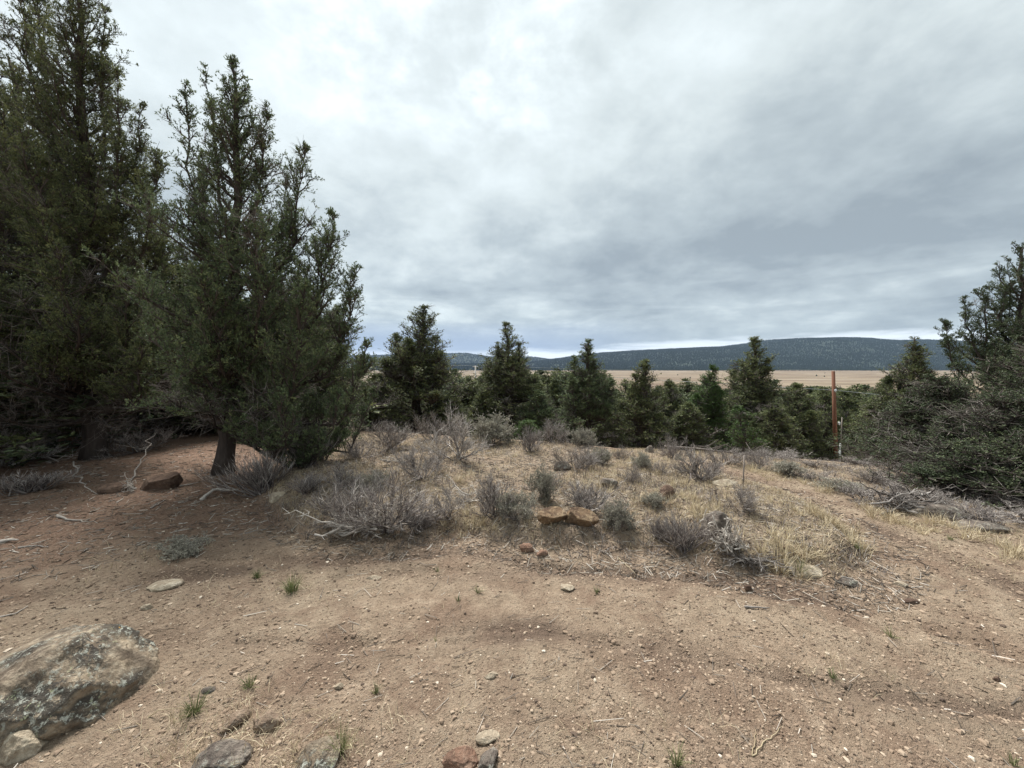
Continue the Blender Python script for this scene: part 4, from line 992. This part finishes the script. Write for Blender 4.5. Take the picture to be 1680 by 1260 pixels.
# ------------------------------------------------------------------ poles, wires, rod
def obj_tube(name, P, r, mat, parent=None, k=10):
    V, Fq = tube(np.array(P, float), r, k); return mk(name, V, Fq, M[mat], parent, None, True)
d = 18.0; pt = at(1367, 609, d); pb_x = at(1373, 755, d)[0]; gz = on(pb_x, d); hook = at(1368, 640, d)
e = empty('utility_pole', (pb_x, d, gz - .1), 'reddish wooden utility pole standing among the junipers beyond the track', 'utility pole')
Hp = pt[2] - gz + .1; lean = pt[0] - pb_x
obj_tube('shaft', [(0, 0, 0), (lean * .5, 0, Hp * .5), (lean, 0, Hp)], [.092, .08, .066], 'pole', e, 14)
hz = hook[2] - gz + .1; hx = lean * hz / Hp
obj_tube('insulator', [(hx, -.10, hz - .08), (hx, -.10, hz - .03), (hx, -.10, hz + .03), (hx, -.10, hz + .06)], [.03, .05, .045, .02], 'porcelain', e)
obj_tube('bolt', [(hx, -.16, hz - .05), (hx, .12, hz - .05)], .015, 'steel', e, 6)
obj_tube('conduit', [(.14, -.03, 0), (.13, -.03, Hp * .55)], .022, 'steel', e, 6)
bx = at(1374, 694, d); obj_tube('cable_clamp', [(bx[0] - pb_x + .03, -.06, bx[2] - gz + .02), (bx[0] - pb_x + .03, -.06, bx[2] - gz + .16)], [.05, .04], 'porcelain', e, 8)
band = at(1372, 741, d); obj_tube('band', [(lean * .08, 0, band[2] - gz + .08), (lean * .08, 0, band[2] - gz + .12)], .128, 'porcelain', e, 14)
p = at(1378, 755, d - .3); e = empty('marker_post', (p[0], p[1], on(p[0], p[1])), 'short white marker post right beside the foot of the red pole', 'marker post')
hm = at(1376, 729, d - .3)[2] - on(p[0], p[1]) ; obj_tube('post', [(0, 0, -.1), (-.02, 0, hm)], .035, 'white_plastic', e, 8); obj_tube('cap', [(-.02, 0, hm), (-.021, 0, hm + .04)], [.042, .03], 'white_plastic', e, 8)
d2 = 120.0; fp = at(780, 600, d2); gz2 = on(fp[0], d2)
e = empty('utility_pole', (fp[0], d2, gz2), 'thin pale utility pole far down in the valley between two junipers', 'utility pole')
obj_tube('shaft', [(0, 0, 0), (0, 0, fp[2] - gz2)], [.26, .2], 'grey_pole', e, 8)
obj_tube('crossarm', [(-.9, 0, fp[2] - gz2 - .3), (.9, 0, fp[2] - gz2 - .3)], .10, 'grey_pole', e, 6)
def wire(name, A, B, sag, r, label, n=24):
    A, B = np.array(A, float), np.array(B, float); t = np.linspace(0, 1, n)[:, None]; P = A * (1 - t) + B * t; P[:, 2:] -= sag * 4 * t * (1 - t)
    o0 = A.copy(); V, Fq = tube(P - o0, r, 5); o = mk(name, V, Fq, M['wire'], None, None, True); o.location = o0; tag(o, label, 'power line')
wire('power_line', (hook[0], d - .12, hook[2]), (fp[0], d2, fp[2] - .3), .25, .014, 'thin wire running from the red pole leftwards into the valley')
wire('power_line', (hook[0], d - .12, hook[2]), tuple(at(1760, 664, 15)), .12, .013, 'thin wire running from the red pole into the right-hand junipers')
wire('power_line', tuple(at(420, 596, 115)), (fp[0], d2 - .3, fp[2] + .15), .5, .035, 'far wire reaching the pale valley pole from behind the tall junipers')
wire('power_line', (fp[0], d2 - .3, fp[2] + .15), tuple(at(1330, 606, 128)), .9, .035, 'far wire leaving the pale valley pole across the hill foot')
p = hit(1219, 801); zt = at(1219, 747, p[1])[2]
e = empty('metal_rod', (p[0], p[1], on(p[0], p[1])), 'thin upright metal rod stuck in the ground at the back of the clearing', 'metal rod')
obj_tube('rod', [(0, 0, -.1), (.003, 0, zt - on(p[0], p[1]))], .0075, 'steel', e, 8); obj_tube('collar', [(0, 0, .10), (0, 0, .115)], .012, 'steel', e, 8)

# ------------------------------------------------------------------ grass
def blades(A, P, D, L, W, rng, tint, droop=.35):
    n = len(P); side = nrm(np.cross(D, np.array([0, 0, 1.]) + rng.normal(scale=.3, size=(n, 3)))) * W[:, None]
    hd = D * [1, 1, 0]; m = P + D * (L * .55)[:, None]; t = m + nrm(D + hd * droop * 2 - np.array([0, 0, droop])) * (L * .5)[:, None]
    V = np.stack([P - side, P + side, m + side * .7, m - side * .7, t], 1); i = (np.arange(n) * 5)[:, None]
    A.add(V, [np.concatenate([i, i + 1, i + 2, i + 3], 1), np.concatenate([i + 3, i + 2, i + 4], 1)], np.repeat(tint, 5))
def clumps(A, cx, cy, rng, nb, Lm, Wm, spread, tilt, tbase=.5):
    nb = np.maximum(3, (nb * rng.uniform(.5, 1.5, len(cx))).astype(int)); idx = np.repeat(np.arange(len(cx)), nb); K = len(idx)
    az = rng.uniform(0, 6.283, K); tl = np.abs(rng.normal(0, tilt, K)); sp = spread * rng.uniform(0, 1, K)
    x = cx[idx] + np.cos(az) * sp; y = cy[idx] + np.sin(az) * sp
    D = np.stack([np.sin(tl) * np.cos(az), np.sin(tl) * np.sin(az), np.cos(tl)], 1)
    s = rng.uniform(.6, 1.4, len(cx))[idx]
    P = np.stack([x, y, hgt_fine(x, y) - .004], 1)
    blades(A, P, D, Lm * s * rng.uniform(.5, 1.2, K), Wm * rng.uniform(.6, 1.3, K), rng, np.clip(tbase + rng.normal(scale=.22, size=K) + rng.normal(scale=.15, size=len(cx))[idx], 0, 1))
rng = np.random.default_rng(77)
A = Acc()
n = 190000; x = rng.uniform(-5, 18, n); y = rng.uniform(2.6, 15, n)
isl = sdf(x, y, ISLAND) > .05; ver = (sdf(x, y, VERGE) > .0) & (y < 15)
pn = fbm(x * 1.5, y * 1.5, None, 4, 44)
right = ss(x / y, .05, .4)
kp = (isl & (pn + .12 + .28 * right > rng.uniform(-.35, .55, n)) & (rng.uniform(size=n) < .55)) | (ver & (pn > rng.uniform(-.4, .3, n)) & (rng.uniform(size=n) < .30) & (sdf(x, y, VERGE) < 2.4))
clumps(A, x[kp], y[kp], rng, 9, .065, .0019, .04, .95, .52)
n = 26; cx = []; cy = []
for (px, py) in [(1160, 848), (1175, 842), (1150, 856), (1290, 922), (1305, 930), (1275, 912), (1350, 852), (1385, 870), (1330, 846), (1400, 890), (1320, 900), (765, 862), (772, 868), (760, 856),
                 (1480, 860), (1505, 868), (1530, 862), (1420, 836), (1350, 806), (1300, 790), (1260, 780), (1640, 900), (1665, 904), (1600, 880), (1450, 850), (1230, 770), (880, 720), (760, 790), (990, 812), (1060, 820), (1110, 800), (1140, 820)]:
    h_ = hit(px, py); 
    for _ in range(6): cx.append(h_[0] + rng.normal(0, .10)); cy.append(h_[1] + rng.normal(0, .10))
clumps(A, np.array(cx), np.array(cy), rng, 30, .12, .0022, .05, .70, .7)
B_ = Acc(); n = 30000; x = rng.uniform(-5, 16, n); y = rng.uniform(2.8, 14, n)
pm = fbm(x * 1.1, y * 1.1, None, 4, 144)
kp = ((sdf(x, y, ISLAND) > -.12) & (pm > rng.uniform(-.7, .5, n)) & (rng.uniform(size=n) < .75)) | ((sdf(x, y, VERGE) > .5) & (sdf(x, y, VERGE) < 5) & (rng.uniform(size=n) < .3)) | ((sdf(x, y, DUFF) > .2) & (y > 5) & (rng.uniform(size=n) < .15))
clumps(B_, x[kp], y[kp], rng, 9, .105, .0021, .05, .9, .38)
tag(B_.build('low_scrub', M['sage']), 'ankle-high grey dead stems and weeds between the bushes', 'ground cover', None, 'stuff')
# thin dry stalks in the open dirt and by the boulder
x = rng.uniform(-6, 9, 2600); y = rng.uniform(1.2, 6, 2600); kp = fbm(x * .9, y * .9, None, 3, 52) > rng.uniform(.0, .9, 2600)
clumps(A, x[kp], y[kp], rng, 4, .045, .0014, .03, 1.1, .6)
cx, cy = [], []
for (px, py, s, m_) in [(330, 1190, .20, 50), (430, 1220, .22, 60), (500, 1235, .2, 50), (300, 1240, .15, 30), (560, 1220, .12, 20), (1380, 1100, .12, 14), (1640, 930, .2, 30), (980, 1215, .25, 16), (250, 920, .35, 60), (1500, 900, .5, 20), (480, 960, .3, 30)]:
    h_ = hit(px, py)
    for _ in range(m_): cx.append(h_[0] + rng.normal(0, s)); cy.append(h_[1] + rng.normal(0, s * .5))
clumps(A, np.array(cx), np.array(cy), rng, 5, .08, .0013, .03, 1.15, .6)
tag(A.build('dry_grass', M['straw']), 'short straw-coloured dry grass over the clearing and the track verge', 'grass', None, 'stuff')

def tuft(px, py, w, h, seed, lab, n=90, tilt=.55, tb=.45):
    rng = np.random.default_rng(seed); p = hit(px, py); m = p[1] / F; A = Acc(); z = on(p[0], p[1])
    az = rng.uniform(0, 6.283, n); tl = np.abs(rng.normal(0, tilt, n)); D = np.stack([np.sin(tl) * np.cos(az), np.sin(tl) * np.sin(az), np.cos(tl)], 1)
    P = np.stack([np.cos(az), np.sin(az), 0 * az], 1) * (rng.uniform(0, .18, n) * w * m)[:, None]
    blades(A, P, D, h * m * rng.uniform(.5, 1.25, n), np.full(n, .0011 + .0003 * p[1] / 2) * rng.uniform(.7, 1.3, n), rng, np.clip(tb + rng.normal(scale=.28, size=n), 0, 1), .3)
    o = A.build('grass_tuft', M['green_grass']); o.location = (p[0], p[1], z - .003); tag(o, lab, 'grass tuft', 'green grass tufts in the bare dirt')
for a_ in [(479, 972, 40, 30, 1, 'roundest green grass tuft, alone on the dirt left of centre', 150), (422, 948, 26, 16, 2, 'small faded tuft up left of the roundest green one'),
           (318, 1172, 46, 36, 3, 'leafy green tuft right beside the big boulder', 110), (410, 1128, 26, 22, 4, 'small green tuft between the boulder and the foreground dirt', 60),
           (560, 1232, 50, 40, 5, 'green tuft with straw tips at the dark lichen stone'), (617, 1138, 20, 20, 6, 'tiny dark green sprout in the central foreground', 26, .4, .2),
           (752, 986, 22, 10, 7, 'tiny green sprig with bent blades in mid dirt', 24), (718, 938, 14, 12, 8, 'sparse green blades near the front edge of the clearing', 20),
           (978, 972, 18, 12, 9, 'small green sprout right of the thin pale stone', 28), (1310, 940, 30, 24, 10, 'green tuft at the near end of the long pale yellow stone', 80),
           (1366, 1112, 30, 16, 11, 'small green sprout in the right foreground dirt', 30, .7, .2), (1460, 1046, 30, 18, 12, 'spiky green sprout on the right part of the track', 34),
           (1110, 1256, 34, 36, 13, 'green tuft at the bottom edge, right of centre', 60), (1558, 886, 20, 12, 14, 'green sprout on the far bend of the track', 40, .7, .3),
           (784, 972, 16, 16, 15, 'grey-green stalk cluster above the bent sprig', 24), (1404, 900, 26, 14, 16, 'faded green tuft in the straw of the clearing tip', 50),
           (1662, 1256, 30, 20, 17, 'thin green tuft at the bottom right corner', 30), (715, 1052, 14, 12, 18, 'pair of thin stalks left of the foreground centre', 10, .3, .8)]:
    tuft(*a_)

# ------------------------------------------------------------------ gravel and litter
def gravel():
    rng = np.random.default_rng(88); V0, F0 = ICO[0]; n = 110000
    r = 1.15 * np.power(7.5, rng.uniform(0, 1, n)); th = np.radians(rng.uniform(-60, 60, n)); x = r * np.sin(th); y = r * np.cos(th)
    kp = fbm(x * .8, y * .8, None, 4, 14) > rng.uniform(-.7, .5, n); x, y, r = x[kp], y[kp], r[kp]; n = len(x)
    s = (.0014 + .0009 * r) * np.exp(rng.normal(0, .55, n)); s = np.minimum(s, .013)
    cx, cy = [x], [y]
    for i, q in enumerate(RUTS):          # crumbs of soil thrown up along the wheel tracks
        m = 900; k = rng.integers(0, len(q) - 1, m); f = rng.uniform(0, 1, (m, 1)); p = q[k] * (1 - f) + q[k + 1] * f + rng.normal(scale=.07, size=(m, 2))
        cx.append(p[:, 0]); cy.append(p[:, 1])
    m = 2200; p = ISLAND[rng.integers(0, 13, m)]; j = (rng.integers(0, 12, m)); f = rng.uniform(0, 1, (m, 1)); p = ISLAND[j] * (1 - f) + ISLAND[j + 1] * f + rng.normal(scale=.12, size=(m, 2))
    cx.append(p[:, 0]); cy.append(p[:, 1]); n0 = n; x, y = np.concatenate(cx), np.concatenate(cy); n = len(x)
    s = np.concatenate([s, np.minimum(.0034 * np.exp(rng.normal(.1, .6, n - n0)) * (1 + .08 * np.hypot(x, y)[n0:]), .018)])
    tn = np.clip(rng.normal(.45, .22, n), 0, 1); tn[n0:] = np.clip(rng.normal(.38, .16, n - n0), 0, .7)
    jit = 1 + rng.uniform(-.3, .3, (n, len(V0), 1)); sc = s[:, None, None] * rng.uniform(.6, 1.3, (n, 1, 3)) * [1, 1, .6]
    V = V0[None] * jit * sc + np.stack([x, y, hgt_fine(x, y) + s * .15], 1)[:, None]
    Fc = (np.arange(n) * len(V0))[:, None, None] + F0[None]
    o = mk('gravel', V, Fc.reshape(-1, 3), M['pebble'], None, np.repeat(tn, len(V0)))
    tag(o, 'loose small gravel strewn over the bare dirt track', 'gravel', None, 'stuff')
gravel()
def litter():
    rng = np.random.default_rng(89); A = Acc(); n = 42000
    r = 1.3 * np.power(8, rng.uniform(0, 1, n)); th = np.radians(rng.uniform(-60, 60, n)); x = r * np.sin(th); y = r * np.cos(th)
    dl = sdf(x, y, DUFF); il = sdf(x, y, ISLAND)
    kp = (dl > -.3) & (rng.uniform(size=n) < .75) | (il > -.3) | (rng.uniform(size=n) < .03); x, y, r = x[kp], y[kp], r[kp]; n = len(x)
    a = rng.uniform(0, 6.283, n); L = rng.uniform(.02, .10, n) * (1 + .6 * (rng.uniform(size=n) < .1)); d_ = np.stack([np.cos(a), np.sin(a)], 1) * L[:, None] / 2
    P0 = np.stack([x - d_[:, 0], y - d_[:, 1], 0 * x], 1); P1 = np.stack([x + d_[:, 0], y + d_[:, 1], 0 * x], 1)
    P0[:, 2] = hgt_fine(P0[:, 0], P0[:, 1]) + .003; P1[:, 2] = hgt_fine(P1[:, 0], P1[:, 1]) + .004 + rng.uniform(0, .012, n)
    rr = (.0008 + .00035 * r) * rng.uniform(.6, 1.6, n); V, q = prisms(P0, P1, rr, rr * .7, 3)
    A.add(V, q, np.repeat(rng.uniform(0, 1, n), 6)); tag(A.build('twig_litter', M['litter']), 'broken twigs and needles littering the soil', 'litter', None, 'stuff')
litter()

# ------------------------------------------------------------------ air
def haze():
    V = np.array([(x, y, z) for z in (-60, 420) for y in (-9200, 9200) for x in (-9500, 9500)], float)
    q = np.array([(0, 2, 3, 1), (4, 5, 7, 6), (0, 1, 5, 4), (2, 6, 7, 3), (0, 4, 6, 2), (1, 3, 7, 5)])
    m = bpy.data.materials.new('haze_air'); m.use_nodes = True; t = NT(m.node_tree); t.n.clear()
    v = t.node('ShaderNodeVolumePrincipled'); v.inputs['Color'].default_value = (.50, .66, .92, 1); v.inputs['Density'].default_value = HAZE; v.inputs['Anisotropy'].default_value = .2
    o = t.node('ShaderNodeOutputMaterial'); t.l.new(v.outputs[0], o.inputs['Volume'])
    tag(mk('haze', V, q, m), None, None, None, 'stuff')
HAZE = 0.000045
haze()
